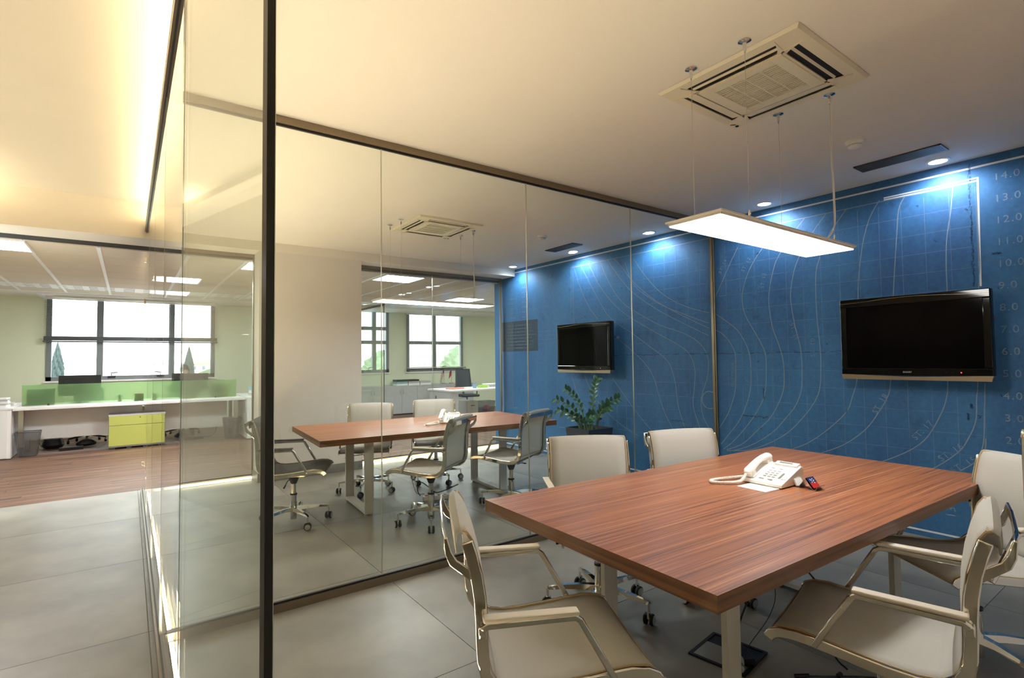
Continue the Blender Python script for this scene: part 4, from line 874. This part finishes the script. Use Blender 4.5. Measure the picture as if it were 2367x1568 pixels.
lp = thing('laptop', 'dark open laptop behind the left end of the green screen', 'laptop', (-1.11, 11.22, 0.74), R(14))
MB().bx(-0.17, 0.17, 0.0, 0.012, 0.01, 0.25).build('lid', BLACK, lp); MB().bx(-0.17, 0.17, 0.0, 0.24, 0.0, 0.016).build('keyboard_base', DGREY, lp)
tag(MB().bx(-0.09, 0.09, -0.15, 0.15, 0, 0.26).bx(-0.07, 0.07, -0.152, -0.15, 0.2, 0.23).build('computer_tower', DGREY, None, (1.34, 11.3, 0.74), bevel=0.005), 'grey computer tower behind the right end of the green screen', 'computer')
tag(MB().bx(-0.045, 0.045, -0.12, 0.12, 0, 0.24).bx(-0.03, 0.03, -0.122, -0.12, 0.08, 0.16).build('binder', LIME, None, (1.50, 11.3, 0.74)), 'lime lever-arch binder at the right end behind the green screen', 'binder')
ob = thing('picture_box', 'orange patterned box behind the green screen', 'box', (0.20, 11.063, 0.74))
MB().bx(-0.10, 0.10, -0.04, 0.04, 0.04, 0.13).build('box', mat('orange_card', (226, 140, 62), 0.5, var=0.3, scale=16), ob); MB().bx(-0.105, 0.105, -0.045, 0.045, 0, 0.04).build('tray', LIME, ob)
mp_ = thing('small_plant', 'small potted plant behind the green screen', 'plant', (-0.10, 11.08, 0.74))
MB().lathe([(0.022, 0), (0.03, 0.05), (0.0, 0.048)], (0, 0, 0), 12).build('pot', mat('terracotta', (176, 104, 70), 0.7), mp_)
for k in range(12):
    a = k*2.4; o = bpy.data.objects.new('leaf', lm_); COL.objects.link(o); o.parent = mp_; o.location = (0, 0, 0.045); o.rotation_euler = (R(35+4*k), 0, a)
tag(MB().tube(catmull([(0.78, 11.1, 0.745), (0.78, 11.1, 0.86), (0.83, 11.1, 0.94), (0.90, 11.1, 0.955), (0.97, 11.1, 0.94), (1.02, 11.1, 0.86), (1.02, 11.1, 0.745)], 6), 0.006, 6).build('wire_arch', BLACK, None, smooth=True), 'dark wire arch on the bench desk in front of the right monitor', 'stand')
lc = thing('lime_cabinet', 'lime green two-drawer cabinet on the floor under the bench desk', 'cabinet', (0.145, 10.92, 0))
rel(MB().bx(-0.235, 0.525, 10.66, 11.05, 0.035, 0.55), lc).build('body', GREYL, lc); rel(MB().bx(-0.24, 0.53, 10.645, 11.06, 0.535, 0.556), lc).build('top_board', GREYL, lc)
dw = rel(MB().bx(-0.232, 0.522, 10.645, 10.66, 0.385, 0.533), lc).build('drawer', LIME, lc, bevel=0.002)
rel(MB().bx(0.165, 0.185, 10.640, 10.645, 0.495, 0.505), lc).build('lock', BLACK, dw)
rel(MB().bx(-0.232, 0.522, 10.645, 10.66, 0.055, 0.379), lc).build('drawer', LIME, lc, bevel=0.002)
for x in (-0.18, 0.03, 0.27, 0.46): rel(MB().bx(x-0.03, x+0.03, 10.67, 10.72, 0.0, 0.035), lc).build('foot', DGREY, lc)
def end_cab(label, x0, x1, y0, y1):
    t = thing('end_cabinet', label, 'cabinet', ((x0+x1)/2, (y0+y1)/2, 0), 0, 'white end cabinets of the bench desk')
    rel(MB().bx(x0, x1, y0+0.02, y1, 0.01, 0.72), t).build('body', WHITEL, t); rel(MB().bx(x0-0.004, x1+0.004, y0, y1, 0.72, 0.75), t).build('top_board', WHITEL, t, bevel=0.003)
    rel(MB().bx(x0+0.004, x1-0.036, y0, y0+0.019, 0.02, 0.716), t).build('door', WHITEL, t, bevel=0.002); rel(MB().bx(x0, x1, y0+0.03, y1, 0.0, 0.01), t).build('plinth', BLACK, t)
    if x0 > 0:
        h = rel(MB().bx(x0-0.012, x0, 10.7, 10.72, 0.45, 0.62), t).build('handle', ALU, t)
    return t
end_cab('white cabinet at the left end of the bench desk', -1.95, -1.372, 10.58, 12.0); end_cab('white cabinet at the right end of the bench desk', 1.74, 2.35, 10.45, 12.0)
def stack(label, x, y, z, w, d, n, t_=0.02, jit=0.01):
    s_ = thing('paper_stack', label, 'paper stack', (x, y, z), 0, 'paper stacks in the office')
    zz = 0
    for k in range(n):
        h = t_*random.uniform(0.7, 1.3); MB().box((random.uniform(-jit, jit), random.uniform(-jit, jit), zz+h/2), (w*random.uniform(0.9, 1), d*random.uniform(0.9, 1), h*0.92), rot=(0, 0, random.uniform(-0.06, 0.06))).build('paper_bundle', [PAPER, WHITEP, GREYL][k % 3], s_); zz += h
    return s_
stack('stack of papers and trays on the left white cabinet', -1.60, 10.80, 0.75, 0.36, 0.3, 7)
stack('low pile of papers behind the left paper trays', -1.52, 11.3, 0.75, 0.2, 0.25, 2)
stack('stack of papers beside the glass post on the right white cabinet', 2.0, 10.75, 0.75, 0.34, 0.3, 5)
tag(MB().bx(-0.11, 0.11, 0, 0.03, 0, 0.17).build('blue_folder', mat('blue_folder', (150, 200, 214), 0.4), None, (1.98, 11.1, 0.75)), 'pale blue folder standing on the right white cabinet', 'folder')
def bin_(label, x, y, top, bot, h, content=None):
    t = thing('waste_bin', label, 'bin', (x, y, 0), 0, 'wire mesh waste bins')
    b = MB(); b.add([(-bot, -bot*0.8, 0.004), (bot, -bot*0.8, 0.004), (bot, bot*0.8, 0.004), (-bot, bot*0.8, 0.004), (-top, -top*0.8, h), (top, -top*0.8, h), (top, top*0.8, h), (-top, top*0.8, h)], [(0, 1, 2, 3)] + [(k, (k+1) % 4, 4+(k+1) % 4, 4+k) for k in range(4)])
    b.build('mesh_basket', WIRE, t)
    MB().tube([(-top, -top*0.8, h), (top, -top*0.8, h), (top, top*0.8, h), (-top, top*0.8, h)], 0.006, 6, closed=True).build('rim', DGREY, t)
    for sx in (-1, 1):
        for sy in (-1, 1): MB().tube([(sx*bot, sy*bot*0.8, 0.004), (sx*top, sy*top*0.8, h)], 0.003, 5).build('corner_wire', DGREY, t)
    if content: MB().lathe([(0, 0.01), (bot*0.7, 0.05), (bot*0.8, 0.16), (bot*0.4, 0.24), (0, 0.27)], (0.02, 0, 0), 9).build('crumpled_waste', content, t)
bin_('wire waste bin beside the left white cabinet', -1.20, 10.78, 0.138, 0.10, 0.37)
bin_('wire waste bin beside the right white cabinet', 1.55, 10.85, 0.138, 0.10, 0.37)
tag(MB().lathe([(0, 0), (0.12, 0.005), (0.15, 0.06), (0.12, 0.16), (0.05, 0.2), (0, 0.2)], (0, 0, 0), 10).build('bag', BLACK, None, (-0.98, 11.5, 0), smooth=True), 'black bag on the floor behind the left waste bin', 'bag')
tag(MB().add([(-0.22, -0.1, 0), (0.2, -0.12, 0), (0.28, 0.08, 0), (-0.2, 0.1, 0), (-0.1, -0.05, 0.12), (0.06, -0.04, 0.19), (0.1, 0.04, 0.15), (-0.1, 0.05, 0.13)], [(3, 2, 1, 0), (4, 5, 6, 7), (0, 1, 5, 4), (1, 2, 6, 5), (2, 3, 7, 6), (3, 0, 4, 7)]).build('bag', BLACK, None, (-0.55, 11.35, 0), subd=2), 'slumped black bag on the floor under the bench desk', 'bag')
tag(MB().box((0, 0, 0.025), (0.30, 0.09, 0.045), rot=(0, 0, 0.1)).tube(catmull([(-0.15, 0, 0.03), (-0.3, 0.05, 0.02), (-0.4, 0.2, 0.1), (-0.42, 0.3, 0.3)], 6), 0.005, 5).build('power_strip', BLACK, None, (-0.72, 11.12, 0), bevel=0.006), 'black power strip on the floor under the left monitor', 'power strip')
tag(MB().box((0, 0, 0.025), (0.30, 0.09, 0.045), rot=(0, 0, -0.1)).tube(catmull([(0.15, 0, 0.03), (0.25, 0.05, 0.02), (0.36, 0.15, 0.1), (0.38, 0.25, 0.3)], 6), 0.005, 5).build('power_strip', BLACK, None, (0.98, 11.12, 0), bevel=0.006), 'black power strip on the floor under the right monitor', 'power strip')
def task_chair(label, x, y, rz, fab=BLACKMESH, zs=0.46, bt=1.12):
    t = thing('task_chair', label, 'chair', (x, y, 0), rz, 'black office chairs')
    MB().box((0, 0.02, zs), (0.48, 0.46, 0.06)).build('seat', BLACK, t, bevel=0.02)
    def fn(u, v): xx_ = (v*2-1); return (xx_*(0.22-0.03*u), -0.22-0.08*u-0.03*(1-xx_*xx_), zs+0.10+(bt-zs-0.10)*u)
    MB().grid(fn, 6, 6).build('backrest', fab, t, smooth=True, solid=0.012)
    for s_ in (-1, 1):
        MB().bar([(s_*0.22, -0.22, zs+0.10), (s_*0.19, -0.30, bt)], 0.018, 0.02).build('back_frame', DGREY, t)
        MB().bar([(s_*0.23, 0.0, zs), (s_*0.27, 0.0, zs+0.04), (s_*0.27, 0.0, zs+0.20)], 0.03, 0.015).box((s_*0.27, 0.02, zs+0.21), (0.07, 0.24, 0.025)).build('armrest', BLACK, t)
    MB().lathe([(0.03, 0.1), (0.03, 0.25), (0.02, 0.25), (0.02, zs-0.04), (0.06, zs-0.03)], (0, 0, 0), 14).bar([(0, 0, zs-0.05), (0, -0.24, zs-0.03), (0, -0.25, zs+0.14)], 0.05, 0.02).build('column', DGREY, t)
    for k in range(5):
        a = R(72*k+18); c_, s2 = math.cos(a), math.sin(a)
        l_ = MB().bar([(0, 0, 0.13), (0.27*c_, 0.27*s2, 0.085)], 0.035, 0.025).build('base_leg', BLACK, t)
        MB().lathe([(0, -0.02), (0.028, -0.018), (0.03, 0), (0.028, 0.018), (0, 0.02)], (0.27*c_, 0.27*s2, 0.03), 14, axis='X').tube([(0.27*c_, 0.27*s2, 0.05), (0.27*c_, 0.27*s2, 0.085)], 0.008, 6).build('caster', BLACK, l_)
    return t
task_chair('black office chair behind the left half of the bench desk', -0.56, 12.02, R(180), bt=0.95)
task_chair('black office chair the person sits on behind the bench desk', 0.88, 12.08, R(180), bt=0.95)

# person behind the right monitor
def person(label, x, y, rz):
    bm = bmesh.new(); ly = bm.verts.layers.skin.verify(); vs_ = {}
    def V(n, co, r_): v = bm.verts.new(co); v[ly].radius = (r_, r_*0.85 if n not in ('head', 'crown') else r_); vs_[n] = v; return v
    def E(a, b_): bm.edges.new((vs_[a], vs_[b_]))
    V('pelvis', (0, 0, 0.56), 0.145); vs_['pelvis'][ly].use_root = True
    V('waist', (0, 0.02, 0.72), 0.125); V('chest', (0, 0.02, 0.90), 0.145); V('neckb', (0, 0.02, 1.05), 0.07); V('neck', (0, 0.0, 1.12), 0.052); V('head', (0, -0.015, 1.21), 0.078); V('crown', (0, -0.005, 1.285), 0.070)
    for a, b_ in (('pelvis', 'waist'), ('waist', 'chest'), ('chest', 'neckb'), ('neckb', 'neck'), ('neck', 'head'), ('head', 'crown')): E(a, b_)
    for s_, n in ((-1, 'l'), (1, 'r')):
        V('sh'+n, (s_*0.17, 0.03, 0.99), 0.06); V('el'+n, (s_*0.22, -0.06, 0.76), 0.045); V('wr'+n, (s_*0.14, -0.28, 0.775), 0.028); V('pa'+n, (s_*0.13, -0.34, 0.775), 0.03)
        E('chest', 'sh'+n); E('sh'+n, 'el'+n); E('el'+n, 'wr'+n); E('wr'+n, 'pa'+n)
        for k in range(4):
            V('f%d%s' % (k, n), (s_*(0.13+0.018*(k-1.5)), -0.385, 0.778), 0.009); V('g%d%s' % (k, n), (s_*(0.13+0.020*(k-1.5)), -0.415-0.006*(k in (1, 2)), 0.762), 0.008); E('pa'+n, 'f%d%s' % (k, n)); E('f%d%s' % (k, n), 'g%d%s' % (k, n))
        V('th'+n, (s_*0.085, -0.345, 0.77), 0.010); V('ti'+n, (s_*0.07, -0.37, 0.765), 0.009); E('wr'+n, 'th'+n); E('th'+n, 'ti'+n)
        V('hp'+n, (s_*0.09, -0.02, 0.54), 0.095); V('kn'+n, (s_*0.11, -0.42, 0.53), 0.065); V('an'+n, (s_*0.11, -0.40, 0.10), 0.042); V('to'+n, (s_*0.11, -0.54, 0.045), 0.035)
        E('pelvis', 'hp'+n); E('hp'+n, 'kn'+n); E('kn'+n, 'an'+n); E('an'+n, 'to'+n)
    me = bpy.data.meshes.new('person'); bm.to_mesh(me); bm.free()
    M_ = bpy.data.materials.new('person_surface'); M_.use_nodes = True; nt = M_.node_tree; b = nt.nodes['Principled BSDF']; b.inputs['Roughness'].default_value = 0.6
    tc = nt.nodes.new('ShaderNodeTexCoord'); sx = nt.nodes.new('ShaderNodeSeparateXYZ'); rp = nt.nodes.new('ShaderNodeValToRGB'); rp.color_ramp.interpolation = 'CONSTANT'
    nt.links.new(tc.outputs['Object'], sx.inputs[0]); dv = nt.nodes.new('ShaderNodeMath'); dv.operation = 'DIVIDE'; dv.inputs[1].default_value = 1.4
    nt.links.new(sx.outputs['Z'], dv.inputs[0]); nt.links.new(dv.outputs[0], rp.inputs[0]); nt.links.new(rp.outputs[0], b.inputs['Base Color'])
    e = rp.color_ramp.elements; e[0].position = 0; e[0].color = (*lin((40, 42, 52)), 1); e[1].position = 0.455; e[1].color = (*lin((140, 60, 60)), 1); q = e.new(0.775); q.color = (*lin((214, 170, 146)), 1)
    o = obj('person', me, M_, None, (x, y, 0), (0, 0, rz)); tag(o, label, 'person')
    sk = o.modifiers.new('skin', 'SKIN'); sk.use_smooth_shade = True; sb = o.modifiers.new('subd', 'SUBSURF'); sb.levels = 2; sb.render_levels = 2
    HAIR = mat('dark_hair', (38, 28, 24), 0.5); SKINM = mat('skin_tone', (214, 170, 146), 0.55)
    hr = MB()
    def hf(u, v):
        a = 2*math.pi*v; ph = math.pi*0.60*u; rr = 0.101
        fr = max(0, -math.sin(a)); ph2 = ph*(1-0.36*fr)
        return (rr*0.92*math.sin(ph2)*math.cos(a), 0.008+rr*1.08*math.sin(ph2)*math.sin(a), 1.235+rr*1.16*math.cos(ph2))
    hr.grid(hf, 10, 24).build('hair', HAIR, o, smooth=True, solid=0.01)
    for s_ in (-1, 1):
        MB().lathe([(0, -0.010), (0.008, -0.006), (0.011, 0), (0.008, 0.006), (0, 0.010)], (s_*0.03, -0.088, 1.232), 10).build('eye', WHITEP, o, smooth=True)
        MB().lathe([(0, -0.002), (0.005, -0.001), (0, 0.002)], (s_*0.03, -0.0985, 1.232), 8, axis='Y').build('pupil', BLACK, o)
        MB().box((s_*0.03, -0.092, 1.252), (0.034, 0.01, 0.006)).build('eyebrow', HAIR, o)
        MB().lathe([(0, -0.026), (0.012, -0.018), (0.016, 0.006), (0.010, 0.024), (0, 0.028)], (s_*0.086, 0.0, 1.222), 10).build('ear', SKINM, o, smooth=True)
    MB().add([(-0.007, -0.085, 1.236), (0.007, -0.085, 1.236), (0.015, -0.088, 1.19), (-0.015, -0.088, 1.19), (0, -0.118, 1.196)], [(0, 1, 4), (1, 2, 4), (2, 3, 4), (3, 0, 4)]).build('nose', SKINM, o, smooth=True)
    MB().box((0, -0.086, 1.168), (0.042, 0.012, 0.010)).build('mouth', mat('lip', (170, 96, 90), 0.5), o, bevel=0.004)
    return o
person('person with dark hair seated behind the right monitor of the bench desk', 0.88, 12.03, R(0))

# ------------------------------------------------------------------ glass office on the right
xsu = [4.525, 5.195, 6.05, 6.90, 7.75]
for i in range(4):
    x0, x1 = xsu[i], xsu[i+1]; xm = (x0+x1)/2
    t = thing('storage_cabinet', ['grey low cabinet at the inner glass screen', 'grey low cabinet under the stacked binders', 'grey low cabinet under the two small flags', 'grey low cabinet behind the black office chair'][i], 'cabinet', (xm, 12.66, 0), 0, 'grey low cabinets under the windows')
    rel(MB().bx(x0, x1, 12.49, 12.88, 0.03, 0.71), t).build('body', GREYL, t); rel(MB().bx(x0+0.001, x1-0.001, 12.46, 12.89, 0.71, 0.735), t).build('top_board', GREYL, t); rel(MB().bx(x0, x1, 12.51, 12.88, 0, 0.03), t).build('plinth', BLACK, t)
    for (a, b_, hx) in ((x0+0.002, xm-0.002, xm-0.04), (xm+0.002, x1-0.002, xm+0.04)):
        d_ = rel(MB().bx(a, b_, 12.47, 12.489, 0.035, 0.708), t).build('door', GREYL, t); rel(MB().bx(hx-0.006, hx+0.006, 12.455, 12.47, 0.52, 0.64), t).build('handle', ALU, d_)
gd = glass_wall('glass_partition', 'inner glass screen with dark edge in the green office', 'Y', 4.50, [10.9, YW], 0, ZO, 0.03)
MB().bx(-0.008, 0.008, 10.895-gd.location.y, 10.91-gd.location.y, 0, ZO).build('edge_profile', DGREY, gd)
def stackb(label, x, n, c_): 
    s_ = thing('binder_stack', label, 'binder', (x, 12.64, 0.735), 0, 'binders on the low cabinets'); z = 0
    for k in range(n): MB().box((random.uniform(-.01, .01), 0, z+0.026), (0.30, 0.26, 0.048), rot=(0, 0, random.uniform(-.05, .05))).build('binder', [PAPER, c_, BLACK][k % 3], s_); z += 0.05
stackb('teal and white binders stacked at the left of the window', 5.65, 3, mat('teal_card', (120, 176, 172), 0.5)); stackb('black and white binders stacked in the middle', 5.98, 3, GREYL); stackb('low pair of white binders by the glass awards', 6.30, 2, GREYL)
for k in range(5):
    tag(MB().lathe([(0.018, 0), (0.018, 0.01), (0.006, 0.02), (0.012, 0.05+0.008*(k % 3)), (0, 0.07+0.008*(k % 3))], (0, 0, 0), 10).build('glass_award', GLASS, None, (6.48+0.075*k, 12.62, 0.735), smooth=True), ['first', 'second', 'third', 'fourth', 'fifth'][k]+' small clear glass award counting from the binders', 'award', 'glass awards on the low cabinet')
def flag(label, x, kind):
    t = thing('desk_flag', label, 'flag', (x, 12.6, 0.735), 0, 'small desk flags')
    MB().bx(-0.05, 0.05, -0.035, 0.035, 0, 0.018).build('base', mat('wood_base', (176, 130, 84), 0.5), t); MB().tube([(0, 0, 0.018), (0.004, 0, 0.40)], 0.004, 8).lathe([(0, 0.40), (0.008, 0.41), (0, 0.425)], (0.004, 0, 0), 8).build('pole', CHAMPT, t)
    RED = mat('flag_red', (190, 52, 60), 0.7); NAV = mat('flag_navy', (44, 52, 100), 0.7)
    c_ = MB(); n = 13
    def pt(u, v): # u down the hoist, v outward; draped
        return (0.003-0.095*v*(0.7+0.3*u), 0.012*math.sin(3*v+2*u), 0.385-0.17*u-0.09*v)
    for r_ in range(n):
        for k in range(8):
            u0, u1, v0, v1 = r_/n, (r_+1)/n, k/8, (k+1)/8
            if kind == 'stripes': mi = 1 if (r_ < 7 and k < 3) else (0 if r_ % 2 == 0 else 2)
            else: mi = 1 if (r_ < 6 and k < 4) else 0
            c_.add([pt(u0, v0), pt(u1, v0), pt(u1, v1), pt(u0, v1)], [(0, 1, 2, 3)], mi)
    c_.build('cloth', [RED, NAV, PAPER], t, smooth=True, solid=0.0015)
flag('small striped red and white flag with a blue canton on the low cabinet', 6.90, 'stripes'); flag('small red flag with a navy canton next to the black chair', 7.13, 'plain')
od = thing('office_desk', 'white desk with a grey end panel in the green glass office', 'desk', (6.4, 10.12, 0))
rel(MB().bx(5.42, 7.55, 9.62, 10.66, 0.705, 0.74), od).build('desk_top', WHITEL, od, bevel=0.003); rel(MB().bx(5.45, 5.62, 9.64, 10.62, 0.02, 0.705), od).build('end_cabinet', GREYL, od)
hd = rel(MB().bx(5.44, 5.45, 9.66, 10.60, 0.04, 0.69), od).build('end_door', GREYL, od); rel(MB().bx(5.425, 5.44, 10.28, 10.30, 0.42, 0.60), od).build('handle', DGREY, hd)
for y in (9.7, 10.58): rel(MB().bx(7.46, 7.52, y-0.03, y+0.03, 0, 0.705), od).build('leg', ALU, od)
task_chair('black mesh office chair with high back behind the white desk', 6.93, 11.45, R(172), BLACKMESH, 0.48, 1.14)
pd = thing('drawer_pedestal', 'low white drawer pedestal behind the white desk', 'cabinet', (6.45, 10.56, 0))
MB().bx(-0.13, 0.17, -0.1, 0.35, 0.02, 0.42).build('body', WHITEL, pd)
for k in range(2):
    d_ = MB().bx(-0.125, 0.165, -0.115, -0.1, 0.035+0.19*k, 0.215+0.19*k).build('drawer', WHITEL, pd); MB().bx(-0.03, 0.07, -0.13, -0.115, 0.12+0.19*k, 0.135+0.19*k).build('handle', DGREY, d_)
bin_('wire waste bin with red paper in the green glass office', 7.2, 11.0, 0.18, 0.14, 0.35, mat('red_paper', (186, 66, 74), 0.7))
tag(MB().box((0, 0, 0.012), (0.34, 0.24, 0.022), rot=(0, 0, 0.3)).build('folder', mat('orange_folder', (232, 120, 96), 0.6), None, (5.80, 10.1, 0.74)), 'orange folder lying on the white desk', 'folder')
tag(MB().lathe([(0.0, 0), (0.04, 0), (0.042, 0.10), (0.038, 0.10), (0.036, 0.01), (0, 0.01)], (0, 0, 0), 14).tube([(0.01, 0, 0.02), (0.03, 0.0, 0.15)], 0.004, 5).build('pen_cup', mat('blue_cup', (120, 150, 180), 0.4), None, (6.28, 10.05, 0.74)), 'blue pen cup on the white desk', 'cup')
tag(MB().box((0, 0, 0.03), (0.20, 0.14, 0.055)).build('tissue_box', mat('green_box', (166, 206, 76), 0.5), None, (6.52, 10.1, 0.74), bevel=0.004), 'bright green box on the white desk', 'box')
stack('messy pile of papers at the right end of the white desk', 6.95, 10.35, 0.74, 0.4, 0.3, 4, 0.022, 0.04)
tag(MB().box((0, 0, 0.02), (0.30, 0.16, 0.03), rot=(0, 0, 0.2)).box((0.1, 0.06, 0.05), (0.2, 0.1, 0.04), rot=(0, 0.1, 0.5)).build('dark_case', BLACK, None, (7.34, 10.15, 0.74), bevel=0.01), 'dark cases at the right end of the white desk', 'case')

# ------------------------------------------------------------------ blinds
def blind(label, x0, x1, zb, stack_h):
    t = thing('venetian_blind', label, 'blind', ((x0+x1)/2, YW-0.10, zb)); w = (x1-x0)/2; top = 2.612-zb
    MB().bx(-w-0.06, w+0.06, -0.04, 0.02, top-0.028, top).build('head_rail', RAIL, t); MB().bx(-w-0.04, w+0.04, -0.012, 0.012, 0, 0.025).build('bottom_rail', DGREY, t)
    s_ = MB(); z = 0.03
    while z < 0.03+stack_h: s_.bx(-w-0.03, w+0.03, -0.012, 0.012, z, z+0.0115); z += 0.011
    while z < top-0.06: s_.bx(-w-0.03, w+0.03, -0.012, 0.012, z, z+0.0022); z += 0.028
    o = s_.build('slats', DGREY if stack_h > 0.05 else ALU, t); o['kind'] = 'stuff'
    for sx in (-0.8, 0, 0.8): MB().tube([(sx*w, 0, 0.02), (sx*w, 0, top-0.05)], 0.002, 5).build('cord', WHITEP, t)
blind('venetian blind drawn halfway down the wide window', -1.22, 1.50, 1.79, 0.075)
blind('open venetian blind over the four-pane window', 5.95, 7.67, 1.14, 0.02)
pb = thing('blind_pelmet', 'white slotted blind box above the wide window', 'pelmet', (0.14, 12.45, ZO))
MB().bx(-1.42, 1.42, -0.45, -0.40, -0.03, 0).bx(-1.42, 1.42, 0.20, 0.24, -0.03, 0).bx(-1.42, -1.36, -0.40, 0.20, -0.03, 0).bx(1.36, 1.42, -0.40, 0.20, -0.03, 0).build('frame', RAIL, pb)
MB().bx(-1.2, 1.2, -0.1, -0.06, -0.05, -0.01).build('tube_rail', ALU, pb)

# ------------------------------------------------------------------ outdoors
GROUND = mat('dry_hillside', (196, 192, 176), 0.95, var=0.25, scale=0.12)
def hz(x, y): u = (y-20)/300; return -9+10.2*max(u, 0)**0.8+1.6*math.sin(x*0.05+2)*u+0.7*math.sin(x*0.13+y*0.05)*u
def hill(u, v): x, y = -130+380*v, 20+300*u; return (x, y, hz(x, y))
hl = MB().grid(hill, 30, 60).build('hillside', GROUND, None, smooth=True); struct(hl, 'pale hillside beyond the windows')
HOUSEW = mat('house_render', (226, 222, 216), 0.9); ROOFT = mat('roof_tile', (214, 190, 176), 0.9); FARW = mat('far_window', (140, 150, 158), 0.4)
def house(label, x, y, z, w, d, h):
    t = thing('house', label, 'house', (x, y, z), 0, 'houses on the hillside')
    MB().bx(-w/2, w/2, -d/2, d/2, -3, h).build('wall', HOUSEW, t); MB().prism([(-w/2-0.4, h), (w/2+0.4, h), (0, h+w*0.16)], -d/2-0.4, d/2+0.4, axis='Y').build('roof', ROOFT, t)
    nwin = max(2, int(w/2.2))
    for k in range(nwin): MB().bx(-w/2+w*(k+0.5)/nwin-0.4, -w/2+w*(k+0.5)/nwin+0.4, -d/2-0.05, -d/2, h*0.35, h*0.75).build('window', FARW, t)
HS = [('long pale house seen low in the middle of the wide window', 4.5, 112, 15, 2.6), ('small house on the slope at the left of the wide window', -12.5, 170, 10, 2.8), ('house on the slope above the long pale house', 9.5, 190, 11, 2.6), ('house on the slope left of the middle of the wide window', -5.0, 230, 12, 2.8), ('small house behind the right cypress', 21, 200, 10, 2.8), ('white house seen through the four-pane window', 72, 130, 14, 2.6), ('flat house behind the four-pane window', 100, 190, 20, 2.8), ('house seen through the inner glass screen', 76, 210, 14, 2.6)]
for lab, x, y, w, h in HS: house(lab, x, y, hz(x, y)+0.2, w, 8, h)
CYP = mat('cypress_green', (58, 74, 72), 0.9, var=0.3, scale=3); TRUNK = mat('bark', (92, 78, 64), 0.9)
def cypress(label, x, y, zt, zb, r_):
    t = thing('cypress_tree', label, 'tree', (x, y, zb-3), 0, 'trees on the hillside')
    h = zt-zb+3; c_ = MB()
    def fn(u, v):
        a = 2*math.pi*v; rr = r_*(math.sin(math.pi*(0.10+0.90*(1-u))**1.0)*0.6+0.5*(1-u))*(1-u)**0.35; k = 1+0.18*math.sin(7*a+u*23)+0.12*math.sin(13*a-u*41)
        return (rr*k*math.cos(a), rr*k*math.sin(a), h*(0.08+0.92*u))
    c_.grid(fn, 22, 26).build('crown', CYP, t); MB().tube([(0, 0, -2), (0, 0, h*0.2)], 0.15, 8).build('trunk', TRUNK, t)
cypress('tall cypress seen through the left light of the wide window', -4.93, 60, 3.35, 1.3, 0.62); cypress('tall cypress seen beside the person through the wide window', 4.80, 60, 3.0, 1.2, 0.62)
def bush(label, x, y, z, r_):
    t = thing('leafy_tree', label, 'tree', (x, y, z), 0, 'trees on the hillside'); c_ = MB()
    def fn(u, v):
        a = 2*math.pi*v; ph = math.pi*u; k = r_*(1+0.14*math.sin(5*a+4*ph)+0.10*math.sin(11*a-7*ph)); return (k*math.sin(ph)*math.cos(a), k*math.sin(ph)*math.sin(a), k*math.cos(ph)*0.9)
    c_.grid(fn, 14, 20).build('crown', mat('olive_green', (120, 134, 104), 0.9, var=0.3, scale=2), t); MB().tube([(0, 0, -r_-2), (0, 0, -r_*0.5)], 0.2, 8).build('trunk', TRUNK, t)
bush('rounded tree at the right corner of the wide window', 6.0, 54, -0.6, 1.3); bush('rounded tree at the left corner of the wide window', -5.2, 50, -1.0, 1.2); bush('tree seen through the inner glass screen', 18.5, 45, 0.6, 1.6); bush('tree at the right of the four-pane window', 28.5, 48, 0.8, 2.0)
